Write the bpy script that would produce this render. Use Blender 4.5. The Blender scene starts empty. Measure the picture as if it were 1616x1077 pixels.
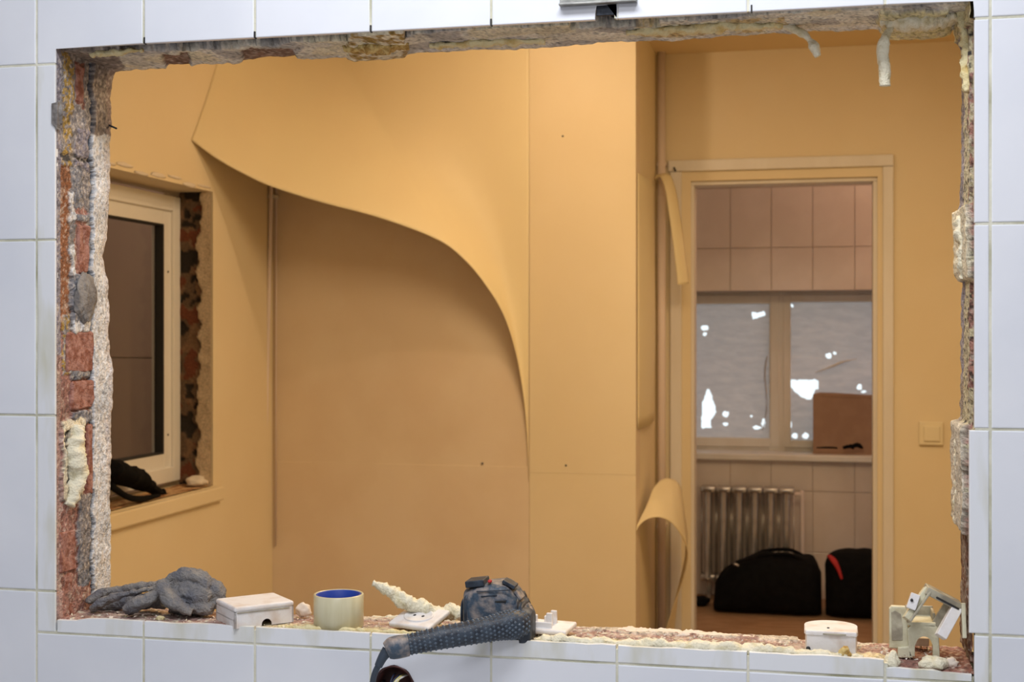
import bpy, bmesh, math, random
from mathutils import Vector, Matrix, noise
random.seed(7)
SC = bpy.context.scene
COL = SC.collection
# ------------------------------------------------------------------ camera, world, lights, exposure
F = 2116.0; TH = math.radians(12.71); D0 = 2.058; CZ = 1.3
cd = bpy.data.cameras.new('camera'); cam = bpy.data.objects.new('camera', cd); COL.objects.link(cam)
cam.location = (0, -D0, CZ); cam.rotation_euler = (math.pi/2, 0, TH)
cd.sensor_width = 36; cd.lens = F/1616*36; cd.shift_y = -10/1616
cd.dof.use_dof = True; cd.dof.focus_distance = 2.15; cd.dof.aperture_fstop = 8
SC.camera = cam
w = bpy.data.worlds.new('world'); SC.world = w; w.use_nodes = True
w.node_tree.nodes['Background'].inputs[0].default_value = (.86, .93, 1, 1)
w.node_tree.nodes['Background'].inputs[1].default_value = 1.5
def light(name, typ, loc, energy, color, rot=(0, 0, 0), size=.2, size_y=None):
    d = bpy.data.lights.new(name, typ); o = bpy.data.objects.new(name, d); COL.objects.link(o)
    o.location = loc; o.rotation_euler = rot; d.energy = energy; d.color = color
    if typ == 'AREA':
        d.size = size
        if size_y: d.shape = 'RECTANGLE'; d.size_y = size_y
    else: d.shadow_soft_size = size
    return o
light('front_ceiling_light', 'AREA', (-.35, -.80, 2.62), 22, (.955, .955, 1.0), (math.radians(14), 0, 0), 1.0, .35)
light('front_room_light', 'AREA', (-.2, -2.2, 2.62), 24, (.955, .955, 1.0), (0, 0, 0), .9)
light('room_bulb', 'POINT', (-.86, 2.19, 2.42), 9.5, (1, .74, .48), size=.03)
light('room_fill', 'AREA', (.05, 1.30, 2.45), 38, (1, .76, .47), (0, 0, 0), 1.1, 1.0)  # unseen fill, added to even out the warm light on the walls
light('lobby_fill', 'POINT', (-2.75, 2.2, 2.45), 8, (1, .74, .56), size=.1)  # unseen, added to lift the dark glass of the left window
light('kitchen_bulb', 'POINT', (.95, 4.2, 2.3), 10, (1, .62, .42), size=.05)
SC.view_settings.view_transform = 'Standard'; SC.view_settings.look = 'None'
SC.view_settings.exposure = 0; SC.view_settings.gamma = 1; SC.view_settings.use_curve_mapping = False

# ------------------------------------------------------------------ helpers
def at(px, y):
    """x of a photo column on the plane at depth y, and metres per pixel there"""
    D = y + D0; a = math.atan((px-808)/F) - TH; x = D*math.tan(a)
    return x, (D*math.cos(TH) - x*math.sin(TH))/F
def P(px, py, y):
    x, s = at(px, y); return Vector((x, y, CZ + (528.5-py)*s))
def PX(px, py, x):
    """point on a plane of constant x"""
    a = math.atan((px-808)/F) - TH; D = x/math.tan(a)
    return P(px, py, D-D0)
def lin(h):
    r = []
    for i in (0, 2, 4):
        c = int(h[i:i+2], 16)/255
        r.append(c/12.92 if c <= .04045 else ((c+.055)/1.055)**2.4)
    return tuple(r)
def c4(c): return tuple(c)+(1,)
def ns(v, s=1, seed=0): return noise.noise(Vector(v)*s + Vector((seed*7.3, seed*3.1, seed*1.7)))
def mat(name, col, rough=.6, col2=None, scale=20, bump=0, bscale=60, metal=0, attr=None, lo=.4, hi=.6, detail=4, spec=.5, stretch=None, coat=0):
    m = bpy.data.materials.new(name); m.use_nodes = True; nt = m.node_tree; N = nt.nodes; L = nt.links
    b = N['Principled BSDF']; b.inputs['Roughness'].default_value = rough; b.inputs['Metallic'].default_value = metal
    b.inputs['Specular IOR Level'].default_value = spec; b.inputs['Coat Weight'].default_value = coat
    b.inputs['Coat Roughness'].default_value = .08
    tc = N.new('ShaderNodeTexCoord'); vec = tc.outputs['Object']
    if stretch:
        mp = N.new('ShaderNodeMapping'); mp.inputs['Scale'].default_value = stretch; L.new(vec, mp.inputs[0]); vec = mp.outputs[0]
    base = None
    if attr:
        a = N.new('ShaderNodeAttribute'); a.attribute_name = attr; base = a.outputs['Color']
    n = N.new('ShaderNodeTexNoise'); n.inputs['Scale'].default_value = scale; n.inputs['Detail'].default_value = detail; L.new(vec, n.inputs['Vector'])
    if attr:
        r = N.new('ShaderNodeMapRange'); r.inputs['From Min'].default_value = .3; r.inputs['From Max'].default_value = .7
        r.inputs['To Min'].default_value = .72; r.inputs['To Max'].default_value = 1.22; L.new(n.outputs['Fac'], r.inputs['Value'])
        mx = N.new('ShaderNodeVectorMath'); mx.operation = 'SCALE'; L.new(base, mx.inputs[0]); L.new(r.outputs[0], mx.inputs['Scale'])
        L.new(mx.outputs[0], b.inputs['Base Color'])
    elif col2:
        r = N.new('ShaderNodeValToRGB'); r.color_ramp.elements[0].position = lo; r.color_ramp.elements[1].position = hi
        r.color_ramp.elements[0].color = c4(col); r.color_ramp.elements[1].color = c4(col2)
        L.new(n.outputs['Fac'], r.inputs[0]); L.new(r.outputs[0], b.inputs['Base Color'])
    else: b.inputs['Base Color'].default_value = c4(col)
    if bump:
        n2 = N.new('ShaderNodeTexNoise'); n2.inputs['Scale'].default_value = bscale; n2.inputs['Detail'].default_value = 5; L.new(vec, n2.inputs['Vector'])
        bp = N.new('ShaderNodeBump'); bp.inputs['Strength'].default_value = bump; bp.inputs['Distance'].default_value = .004
        L.new(n2.outputs['Fac'], bp.inputs['Height']); L.new(bp.outputs[0], b.inputs['Normal'])
    return m
def link(name, me, m=None, parent=None, smooth=False):
    o = bpy.data.objects.new(name, me); COL.objects.link(o)
    if m: me.materials.append(m)
    if smooth:
        me.polygons.foreach_set('use_smooth', [True]*len(me.polygons))
    if parent: o.parent = parent
    return o
def pydata(name, vs, fs, m=None, parent=None, smooth=False):
    me = bpy.data.meshes.new(name); me.from_pydata([tuple(v) for v in vs], [], fs); me.update()
    return link(name, me, m, parent, smooth)
def fixn(bm): bmesh.ops.recalc_face_normals(bm, faces=bm.faces)
def fin(name, bm, m=None, parent=None, smooth=False):
    fixn(bm)
    me = bpy.data.meshes.new(name); bm.to_mesh(me); bm.free()
    return link(name, me, m, parent, smooth)
def bmbox(bm, lo, hi, bev=0, seg=2, M=None):
    lo = Vector(lo); hi = Vector(hi)
    r = bmesh.ops.create_cube(bm, size=1)
    vs = r['verts']
    for v in vs: v.co = Vector([(lo[i]+hi[i])/2 + v.co[i]*(hi[i]-lo[i]) for i in range(3)])
    if bev:
        es = list({e for v in vs for e in v.link_edges})
        r = bmesh.ops.bevel(bm, geom=es, offset=bev, segments=seg, profile=.5, affect='EDGES')
        vs = list({v for f in r['faces'] for v in f.verts} | {v for v in vs if v.is_valid})
    if M:
        for v in vs: v.co = M @ v.co
    return vs
def box(name, lo, hi, m=None, parent=None, bev=0, M=None, seg=2):
    bm = bmesh.new(); bmbox(bm, lo, hi, bev, seg, M); return fin(name, bm, m, parent)
def boxes(name, lst, m=None, parent=None, bev=0):
    bm = bmesh.new()
    for lo, hi in lst: bmbox(bm, lo, hi, bev)
    return fin(name, bm, m, parent)
def plate(name, pts, y0, y1, m, parent=None, bev=.0015):
    """polygon in x,z extruded from y0 (front) to y1"""
    bm = bmesh.new()
    f = [bm.verts.new((p[0], y0, p[1])) for p in pts]; b = [bm.verts.new((p[0], y1, p[1])) for p in pts]
    ff = bm.faces.new(f); bm.faces.new(b[::-1]); n = len(pts)
    for i in range(n): bm.faces.new((f[i], b[i], b[(i+1) % n], f[(i+1) % n]))
    if bev: bmesh.ops.bevel(bm, geom=list(ff.edges), offset=bev, segments=2, profile=.5, affect='EDGES')
    return fin(name, bm, m, parent)
def holed_plate(name, x0, x1, z0, z1, cx, cz, r, y0, y1, m, parent=None, n=40):
    angs = [2*math.pi*i/n for i in range(n)] + [math.atan2(z-cz, x-cx) % (2*math.pi) for x in (x0, x1) for z in (z0, z1)]
    angs = sorted(angs); bm = bmesh.new(); rows = []
    for y in (y0, y1):
        o = []; i_ = []
        for a in angs:
            c, s = math.cos(a), math.sin(a); t = 1e9
            if c > 1e-9: t = min(t, (x1-cx)/c)
            if c < -1e-9: t = min(t, (x0-cx)/c)
            if s > 1e-9: t = min(t, (z1-cz)/s)
            if s < -1e-9: t = min(t, (z0-cz)/s)
            o.append(bm.verts.new((cx+c*t, y, cz+s*t))); rr = r*(1+.02*math.sin(a*9))
            i_.append(bm.verts.new((cx+c*rr, y, cz+s*rr)))
        rows.append((o, i_))
    k = len(angs)
    for i in range(k):
        j = (i+1) % k; (o0, i0), (o1, i1) = rows
        bm.faces.new((o0[i], o0[j], i0[j], i0[i])); bm.faces.new((o1[i], i1[i], i1[j], o1[j]))
        bm.faces.new((o0[i], o1[i], o1[j], o0[j])); bm.faces.new((i0[i], i0[j], i1[j], i1[i]))
    return fin(name, bm, m, parent)
def ring_frame(p, d, up=Vector((0, 0, 1))):
    d = d.normalized(); a = d.cross(up)
    if a.length < 1e-3: a = d.cross(Vector((1, 0, 0)))
    a.normalize(); b = a.cross(d).normalized(); return a, b
def smooth_path(pts, n):
    """Catmull-Rom resample of tuples (any dim)"""
    out = []; k = len(pts)
    for i in range(n):
        t = i/(n-1)*(k-1); j = min(int(t), k-2); u = t-j
        p0 = pts[max(j-1, 0)]; p1 = pts[j]; p2 = pts[j+1]; p3 = pts[min(j+2, k-1)]
        out.append([.5*((2*b)+(-a+c)*u+(2*a-5*b+4*c-d)*u*u+(-a+3*b-3*c+d)*u**3) for a, b, c, d in zip(p0, p1, p2, p3)])
    return out
def bmtube(bm, pts, rad, seg=10, n=None, amp=0, ns_s=60, flat=1, seed=0, e=2):
    """pts: vectors, rad: number or list; tube with capped ends; flat squashes across the b axis"""
    if not isinstance(rad, (list, tuple)): rad = [rad]*len(pts)
    q = [tuple(p)+(r,) for p, r in zip(pts, rad)]
    if n: q = smooth_path(q, n)
    C = [Vector(p[:3]) for p in q]; R = [max(p[3], 1e-4) for p in q]; rings = []; pa = None
    for i, c in enumerate(C):
        d = C[min(i+1, len(C)-1)] - C[max(i-1, 0)]; d.normalize()
        if pa is None: a, b = ring_frame(c, d)
        else:
            a = (pa - d*pa.dot(d)).normalized(); b = a.cross(d).normalized()
        pa = a; ring = []
        for k in range(seg):
            t = 2*math.pi*k/seg; ct, st = math.cos(t), math.sin(t)
            if e != 2:
                ct = math.copysign(abs(ct)**(2/e), ct); st = math.copysign(abs(st)**(2/e), st)
            v = c + (a*ct + b*st*flat)*R[i]
            if amp:
                v += (v-c).normalized()*amp*(ns(v, ns_s, seed) + .6*ns(v, ns_s*2.7, seed+1))
            ring.append(bm.verts.new(v))
        rings.append(ring)
    for i in range(len(rings)-1):
        for k in range(seg):
            bm.faces.new((rings[i][k], rings[i][(k+1) % seg], rings[i+1][(k+1) % seg], rings[i+1][k]))
    for rg in (rings[0][::-1], rings[-1]): bm.faces.new(rg)
def tube(name, pts, rad, m=None, parent=None, **k):
    bm = bmesh.new(); bmtube(bm, pts, rad, **k); return fin(name, bm, m, parent, True)
def grid(name, fn, nu, nv, m=None, parent=None, thick=0, smooth=True, colf=None, keep=None):
    vs = []; cols = []
    for i in range(nu+1):
        for j in range(nv+1):
            vs.append(fn(i/nu, j/nv))
            if colf: cols.append(colf(i/nu, j/nv))
    fs = []
    for i in range(nu):
        for j in range(nv):
            if keep and not keep((i+.5)/nu, (j+.5)/nv): continue
            a = i*(nv+1)+j; fs.append((a, a+nv+1, a+nv+2, a+1))
    o = pydata(name, vs, fs, m, parent, smooth)
    if colf:
        ca = o.data.color_attributes.new('albedo', 'FLOAT_COLOR', 'POINT')
        ca.data.foreach_set('color', [x for c in cols for x in (c[0], c[1], c[2], 1)])
    if thick:
        md = o.modifiers.new('thickness', 'SOLIDIFY'); md.thickness = thick; md.offset = 0
    return o
def lump(name, c, r, m, parent=None, amp=.25, sub=3, seed=0, s=1.6, flatbottom=None):
    """irregular lump: ico sphere scaled to radii r and pushed about by noise"""
    bm = bmesh.new(); bmesh.ops.create_icosphere(bm, subdivisions=sub, radius=1)
    for v in bm.verts:
        d = v.co.normalized(); k = 1 + amp*(ns(d, s, seed) + .5*ns(d, s*2.4, seed+3) + .25*ns(d, s*6, seed+5))
        v.co = Vector((d.x*r[0]*k+c[0], d.y*r[1]*k+c[1], d.z*r[2]*k+c[2]))
        if flatbottom is not None: v.co.z = max(v.co.z, flatbottom)
    return fin(name, bm, m, parent, True)
def empty(name, loc=(0, 0, 0)):
    o = bpy.data.objects.new(name, None); COL.objects.link(o); o.empty_display_size = .05; return o
def tag(o, label, cat, group=None):
    o['label'] = label; o['category'] = cat
    if group: o['group'] = group
    return o
def struct(o): o['kind'] = 'structure'; return o
def interp(tab, x):
    if x <= tab[0][0]: return tab[0][1]
    for (a, b), (c, d) in zip(tab, tab[1:]):
        if x <= c: return b + (d-b)*(x-a)/(c-a)
    return tab[-1][1]

# ------------------------------------------------------------------ materials
M = {}
M['tile'] = mat('white_glazed_tile', lin('e4e8ee'), .22, lin('dbe0e8'), 3, bump=.05, bscale=9, coat=.3)
M['tile_dirty'] = mat('stained_glazed_tile', lin('e2e6ea'), .35, lin('c4c2a6'), 14, bump=.12, bscale=60, stretch=(1, 1, .25), lo=.5, hi=.75)
M['grout'] = mat('yellowed_grout', lin('c9c6b2'), .9, lin('8f9078'), 14, bump=.4, bscale=200, lo=.38, hi=.7)
M['grout_line'] = mat('yellowed_joint', lin('dddccb'), .9, lin('a5a488'), 11, bump=.3, bscale=200, lo=.4, hi=.72)
M['mortar'] = mat('grey_mortar', lin('8d8a86'), .95, lin('6f6b68'), 40, bump=1, bscale=160)
M['raw'] = mat('broken_reveal', (.5, .5, .5), .95, scale=150, bump=1, bscale=260, attr='albedo')
M['brick'] = mat('red_brick', lin('a97d70'), .95, lin('83503f'), 75, bump=1, bscale=180)
M['foam'] = mat('aged_polyurethane_foam', lin('e2d7a9'), .85, lin('c9ac62'), 45, bump=.8, bscale=220, lo=.48, hi=.75)
M['foam_pale'] = mat('pale_foam', lin('ebe5cb'), .85, lin('cfc49a'), 60, bump=.8, bscale=240, lo=.5, hi=.75)
M['foam_ochre'] = mat('ochre_foam', lin('dcc583'), .9, lin('b08b48'), 90, bump=1, bscale=240)
M['plaster'] = mat('white_plaster', lin('d2d2d2'), .95, lin('b9b4b0'), 30, bump=.8, bscale=120)
M['wall'] = mat('cream_wall_covering', (.79, .67, .46), .55, (.77, .645, .43), 2.2, bump=.04, bscale=300, spec=.3)
M['wall_b'] = mat('bare_wall_board', (.77, .64, .48), .6, (.73, .59, .43), 3, bump=.05, bscale=200, spec=.3)
M['sheet'] = mat('peeled_wall_covering', (.80, .69, .44), .5, (.78, .66, .42), 2, bump=.03, bscale=300, spec=.3)
M['ceil'] = mat('cream_ceiling', (.78, .62, .38), .7)
M['white'] = mat('white_paint', (.76, .74, .70), .45, (.72, .70, .66), 6, bump=.05, bscale=40)
M['casing'] = mat('door_casing_paint', (.76, .72, .66), .45, (.72, .67, .60), 4, stretch=(3, 3, .6))
M['pvc'] = mat('white_plastic_frame', (.80, .78, .74), .35)
M['gasket'] = mat('black_rubber', (.02, .02, .02), .6)
M['ktile'] = mat('kitchen_tile', (.72, .62, .54), .18, (.66, .56, .48), 4, bump=.03, bscale=8)
M['kgrout'] = mat('kitchen_grout', (.60, .50, .42), .9)
M['kfloor'] = mat('brown_floor', (.42, .25, .14), .6, (.34, .19, .10), 8, stretch=(1, 4, 1))
M['floor'] = mat('worn_floor', (.40, .30, .2), .7, (.3, .22, .15), 5)
M['dark'] = mat('black_nylon', (.004, .004, .005), .9, (.006, .006, .007), 30, bump=.6, bscale=200, spec=.12)
M['red'] = mat('red_strap', (.45, .02, .02), .7, bump=.5, bscale=200)
M['metal'] = mat('radiator_paint', (.58, .55, .52), .25, (.48, .44, .40), 20, metal=.75)
M['dark_metal'] = mat('dark_steel', lin('3c434d'), .5, lin('20242b'), 40, metal=.5, bump=.3, bscale=100)
M['plate_metal'] = mat('galvanised_plate', lin('a9a9a4'), .45, lin('80817e'), 30, metal=.6, bump=.3)
M['card'] = mat('brown_cardboard', (.36, .22, .14), .85, (.32, .19, .12), 12, bump=.1, bscale=60)
M['switch'] = mat('switch_plastic', (.80, .70, .48), .4)
M['plastic'] = mat('dusty_white_plastic', lin('e6e4e2'), .45, lin('cfc0b2'), 35, bump=.15, bscale=150, lo=.5, hi=.8)
M['beige'] = mat('aged_beige_plastic', lin('d2cfb4'), .5, lin('b3ab8c'), 40, bump=.25, bscale=150, lo=.45, hi=.75)
M['greyplastic'] = mat('grey_beige_plastic', lin('b4ae98'), .55, lin('8f8876'), 40, bump=.3, bscale=150)
M['tool'] = mat('dusty_blue_grey_housing', lin('3c4d5d'), .5, lin('a3968c'), 60, bump=.4, bscale=160, lo=.42, hi=.70, detail=10)
M['tool_dark'] = mat('dark_tool_plastic', lin('1b2430'), .5, lin('333f4c'), 70, bump=.2, bscale=200)
M['cord'] = mat('blue_grey_rubber_cord', lin('35414e'), .5)
M['glove'] = mat('grey_knit_glove', lin('6c6e75'), .95, lin('918d87'), 25, bump=1, bscale=300, lo=.4, hi=.65)
M['tape'] = mat('yellowish_packing_tape', lin('cfc9a8'), .3, lin('c3bb96'), 40, stretch=(1, 1, .15), coat=.4)
M['blue'] = mat('blue_tape_core', lin('1c3f9e'), .5)
M['sockbox'] = mat('brown_socket_box', lin('4a1a14'), .5, lin('2a0e0b'), 40)
M['wire_y'] = mat('yellow_wire', lin('d8cf8a'), .5); M['wire_b'] = mat('dark_blue_wire', lin('26324f'), .5); M['wire_w'] = mat('white_wire', lin('e8e6e0'), .5)
M['stone'] = mat('plaster_chunk', (.74, .66, .56), .9, bump=.5)
M['pink'] = mat('pinkish_paint', (.76, .64, .58), .5)
M['outer'] = mat('outer_board', (.52, .42, .36), .6)
# film
m = mat('grey_window_film', (.60, .56, .55), .4, (.52, .48, .47), 9, bump=.6, bscale=14, stretch=(1, 1, 3)); M['film'] = m
nt = m.node_tree; b_ = nt.nodes['Principled BSDF']; t_ = nt.nodes.new('ShaderNodeBsdfTranslucent'); t_.inputs[0].default_value = (.75, .75, .78, 1)
x_ = nt.nodes.new('ShaderNodeMixShader'); x_.inputs[0].default_value = .16; o_ = nt.nodes['Material Output']
nt.links.new(b_.outputs[0], x_.inputs[1]); nt.links.new(t_.outputs[0], x_.inputs[2]); nt.links.new(x_.outputs[0], o_.inputs[0])
# glass: clear pane with mirror reflection
g = bpy.data.materials.new('window_glass'); g.use_nodes = True; nt = g.node_tree
for n in list(nt.nodes): nt.nodes.remove(n)
out = nt.nodes.new('ShaderNodeOutputMaterial'); mx = nt.nodes.new('ShaderNodeMixShader'); tr = nt.nodes.new('ShaderNodeBsdfTransparent'); gl = nt.nodes.new('ShaderNodeBsdfGlossy')
fr = nt.nodes.new('ShaderNodeFresnel'); fr.inputs[0].default_value = 1.45; gl.inputs['Roughness'].default_value = .02; tr.inputs[0].default_value = (.93, .95, .94, 1)
ge = nt.nodes.new('ShaderNodeNewGeometry'); inv = nt.nodes.new('ShaderNodeMath'); inv.operation = 'SUBTRACT'; inv.inputs[0].default_value = 1; mu = nt.nodes.new('ShaderNodeMath'); mu.operation = 'MULTIPLY'
nt.links.new(ge.outputs['Backfacing'], inv.inputs[1]); nt.links.new(inv.outputs[0], mu.inputs[0]); nt.links.new(fr.outputs[0], mu.inputs[1])
nt.links.new(mu.outputs[0], mx.inputs[0]); nt.links.new(tr.outputs[0], mx.inputs[1]); nt.links.new(gl.outputs[0], mx.inputs[2]); nt.links.new(mx.outputs[0], out.inputs[0])
M['glass'] = g

# ------------------------------------------------------------------ room shells
ZC = 2.47; XL = -2.075; YB = 2.872; XR = -.643; YD = 3.542; YK = 4.692
# front room (camera side)
fc = mat('front_room_paint', (.66, .66, .69), .8)
struct(box('floor', (-2.6, -3.2, -.1), (1.9, 0, 0), mat('front_floor', (.70, .70, .70), .6)))
struct(box('ceiling', (-2.6, -3.2, 2.75), (1.9, .0, 2.85), fc))
struct(box('wall_near_left', (-2.7, -3.2, 0), (-2.6, 0, 2.75), fc))
struct(box('wall_near_right', (1.9, -3.2, 0), (2.0, 0, 2.75), fc))
struct(box('wall_near_back', (-2.7, -3.3, 0), (2.0, -3.2, 2.75), fc))
# tiled wall with the broken opening
OX0, OX1, OZ0, OZ1 = -1.262, .2245, .818, 1.789
bw = .022; GY = .0022
cells = []
for a, b, c, d in ((-2.6, OX0-bw, 0, 2.75), (OX1+bw, 1.9, 0, 2.75), (OX0-bw, OX1+bw, OZ1+.02, 2.75), (OX0-bw, OX1+bw, 0, .675), (OX0-bw, OX1+bw, .775, OZ0-.02),
     (OX0-bw, -.70, .675, .775), (-.615, -.405, .675, .775), (-.32, OX1+bw, .675, .775)): cells.append(((a, .0085, c), (b, .05, d)))
cells += [((-2.6, .05, 0), (OX0-bw, .18, 2.75)), ((OX1+bw, .05, 0), (1.9, .18, 2.75)), ((OX0-bw, .05, OZ1+.02), (OX1+bw, .18, 2.75)), ((OX0-bw, .05, 0), (OX1+bw, .18, OZ0-.02))]
WF = struct(boxes('wall_front', cells, M['grout']))
# grout between the tiles: thin bed strips just behind the glaze
G = .0018
def grout_bars():
    L_ = []
    def hb(x0, x1, z): L_.append(((x0, .0013, z-.004), (x1, .009, z+.004)))
    def vb(x, z0, z1): L_.append(((x-.004, .0012, z0), (x+.004, .009, z1)))
    for z in (2.362, 2.062): hb(-1.70, .65, z)
    for z in (1.762, 1.462, 1.162, .862, .562, .262): hb(-1.70, -1.2635, z) if z > .8 else hb(-1.70, -1.298, z)
    for z in (1.762, 1.462, 1.162, .862, .562, .262): hb(.229 if z > .8 else .25, .65, z)
    hb(-1.298, .226, .791)
    hb(-1.298, .226, .491)
    for x in (-1.698, -1.498, -1.298): vb(x, 0, 2.7)
    for x in (.25, .45, .65): vb(x, 0, 2.7)
    for i in range(1, 8): vb(-1.298+.2*i, ZT_+.001, 2.7); vb(-1.298+.2*i, .0, .813)
    
    return boxes('grout_line', L_, M['grout_line'], WF)
ZT_ = 1.789
grout_bars()
def tile(x0, x1, z0, z1, m=None, bev=.0018):
    return plate('tile', [(x0+G, z0+G), (x1-G, z0+G), (x1-G, z1-G), (x0+G, z1-G)], random.uniform(-.0004, .0004), .0085, m or M['tile'], WF, bev)
def poly_tile(pts, m=None): return plate('tile', pts, 0, .0085, m or M['tile'], WF, .0016)
rows = [1.762-.3*k for k in range(5)]   # 1.762 .. .562
# left column(s)
for cx in (-1.698, -1.498):
    for z in [2.062]+rows+[.262]: tile(cx, cx+.2, z, min(z+.3, 2.74))
# left of the opening: narrow cut strips, dirty
OL = -1.2605
for z0, z1 in ((1.462, 1.762), (1.162, 1.462), (.862, 1.162), (.791, .862)): tile(-1.298, OL, z0, z1, M['tile_dirty'])
# above the opening
ZT = 1.789
xs = [-1.298+.2*i for i in range(8)]+[.25]
for i in range(len(xs)-1):
    a, b = xs[i]+G, xs[i+1]-G; top = 2.062-G
    if i == 0: poly_tile([(a, 1.762+G), (OL-G, 1.762+G), (OL-G, ZT), (b, ZT), (b, top), (a, top)])
    elif i == len(xs)-2: poly_tile([(a, ZT), (.226+G, ZT), (.226+G, 1.762+G), (b, 1.762+G), (b, top), (a, top)])
    elif i == 4: 
        n0, _ = at(939, 0); n1, _ = at(975, 0)
        poly_tile([(a, ZT), (n0, ZT), (n0+.001, 1.812), (n1, 1.813), (n1-.001, ZT), (b, ZT), (b, top), (a, top)])
    else: poly_tile([(a, ZT), (b, ZT), (b, top), (a, top)])
    tile(xs[i], xs[i+1], 2.062, 2.362)
# right of the opening
for z0, z1, x in ((1.462, 1.762, .226), (1.162, 1.462, .226), (.862, 1.162, .2188), (.562, .862, .226)): tile(x, .25, z0, z1, M['tile_dirty'] if z0 < 1.1 else None)
for cx in (.25, .45):
    for z in [2.062]+rows+[.262]: tile(cx, cx+.2, z, z+.3)
# below: sill strip and the row under it
xb = [-1.298+.2*i for i in range(8)]+[.226]
for i in range(len(xb)-1):
    a = max(xb[i], OL) if i == 0 else xb[i]
    # ragged upper edge of the cut strip tiles
    n = 9; pts = [(a+G, .791+G), (xb[i+1]-G, .791+G)]
    for k in range(n+1):
        x = xb[i+1]-G + (a+2*G-xb[i+1])*k/n
        pts.append((x, (.8065 if i == 7 else .8185) + .0022*ns((x*1, 0, 0), 40, 2) - (.004 if (i == 0 and k > 6) or (i == 7 and k < 4) else 0)))
    plate('tile', pts, 0, .0085, M['tile_dirty'], WF, .0010)
    if i == 3: holed_plate('tile', xb[i]+G, xb[i+1]-G, .491+G, .791-G, -.658, .735, .034, 0, .0085, M['tile'], WF)
    elif i == 4: holed_plate('tile', xb[i]+G, xb[i+1]-G, .491+G, .791-G, -.362, .7165, .034, 0, .0085, M['tile'], WF)
    else: tile(xb[i], xb[i+1], .491, .791)
    tile(xb[i], xb[i+1], .191, .491)

# ------------------------------------------------------------------ the raw reveals of the opening
def pick(zones, a, b, va, vb, base):
    """colour and height of the last zone holding the jittered point (a, b)"""
    col, h = base
    for (a0, a1, b0, b1, c, hh) in zones:
        if a0 <= va <= a1 and b0 <= vb <= b1: col, h = c, hh
    return col, h
GREY = lin('85807f'); LILAC = lin('8f8a93'); WHT = lin('d9dcdf'); RUST = lin('92603f'); BRK = lin('a1766a'); BRK2 = lin('84584b'); CEM = lin('7c7d83')
CREAM = lin('e4dcc0'); OCH = lin('a88a45'); TAUPE = lin('8b8078'); DK = lin('45423f'); NAVY = lin('4a5260'); PINK = lin('a98a80'); BGE = lin('dedacb')
LZ = [  # photo rows, photo columns -> colour, relief
 (90, 980, 95, 143, GREY, 0), (200, 262, 112, 144, LILAC, .002), (90, 262, 99, 114, OCH, .001), (95, 165, 119, 133, BRK2, -.002), (160, 260, 113, 118, GREY, .001),
 (262, 560, 93, 109, RUST, -.001), (262, 330, 113, 130, CEM, .001), (305, 345, 108, 116, WHT, .003), (390, 432, 110, 118, WHT, .003), (325, 440, 118, 138, BRK, -.001), (335, 350, 118, 140, CEM, .003), (395, 430, 128, 142, NAVY, -.004),
 (432, 505, 111, 144, CEM, .006), (505, 522, 112, 147, WHT, .005), (522, 800, 94, 146, BRK, 0), (500, 590, 98, 108, OCH, .001), (588, 601, 108, 140, CEM, .004), (600, 650, 112, 145, BRK2, -.002), (650, 668, 112, 147, CEM, .005),
 (664, 800, 96, 128, CREAM, .006), (678, 720, 100, 105, DK, .001), (728, 760, 103, 110, DK, .001), (668, 790, 129, 143, BRK2, -.002), (790, 975, 92, 121, BRK2, 0), (790, 930, 97, 117, BRK, .001), (785, 960, 121, 146, CEM, .003), (785, 900, 126, 140, GREY, .004),
 (930, 980, 90, 150, BRK, .003)]
def speck(col, p, s=1):
    a = ns(p, 170, 71); b = ns(p, 90, 72); c = ns(p, 20, 73)
    if a > .30: col = tuple(x*.6+y*.4 for x, y in zip(col, lin('ddd2c4')))
    elif a < -.34: col = tuple(x*.55 for x in col)
    if b > .38: col = tuple(x*.7+y*.3 for x, y in zip(col, lin('cabba8')))
    return tuple(x*(1+.28*c) for x in col)
def lz(u, v):   # u height 0..1 (bottom to top), v depth 0..1
    z = .812 + u*(1.79-.812); y = .004 + v*.178
    py = 528.5 - (z-CZ)/(.001105+.0000*v); px = 88 + 87*(v**.94)
    jp = py + 7*ns((y, 0, z), 38, 1) + 4*ns((y, 0, z), 110, 2); jx = px + 5*ns((y, 1, z), 34, 3) + 3*ns((y, 1, z), 120, 4)
    col, h = GREY, 0
    for (a0, a1, b0, b1, c, hh) in LZ:
        if a0 <= jp <= a1 and b0 <= jx <= b1: col, h = c, hh
    wb = 145 + 5*ns((0, 0, z), 16, 9) + 4*ns((0, 0, z), 60, 8)
    if px + (12 if py < 210 else 0)*0 > wb:
        k = .5+.5*ns((y, 2, z), 25, 6)
        col = TAUPE if py < 190+20*k else WHT
        if jx > 166 and py < 800: col = tuple(a*.75+b*.25 for a, b in zip(col, PINK))
        h = .004
    elif px > wb-4: col = NAVY; h -= .006
    if 245 < jp < 252 and jx < 145: col = DK; h -= .003
    if col is OCH and ns((y, 0, z), 160, 5) < -.1: col = GREY
    if px < 95: col = LILAC if py < 560 else PINK
    return col, h, px, py, y, z
SIL = [(75, 192), (90, 186), (105, 180), (125, 175), (300, 173), (340, 170), (372, 166), (395, 160), (420, 165), (450, 171), (560, 173), (585, 180), (640, 180), (670, 175), (720, 175), (900, 175), (985, 173)]
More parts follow.
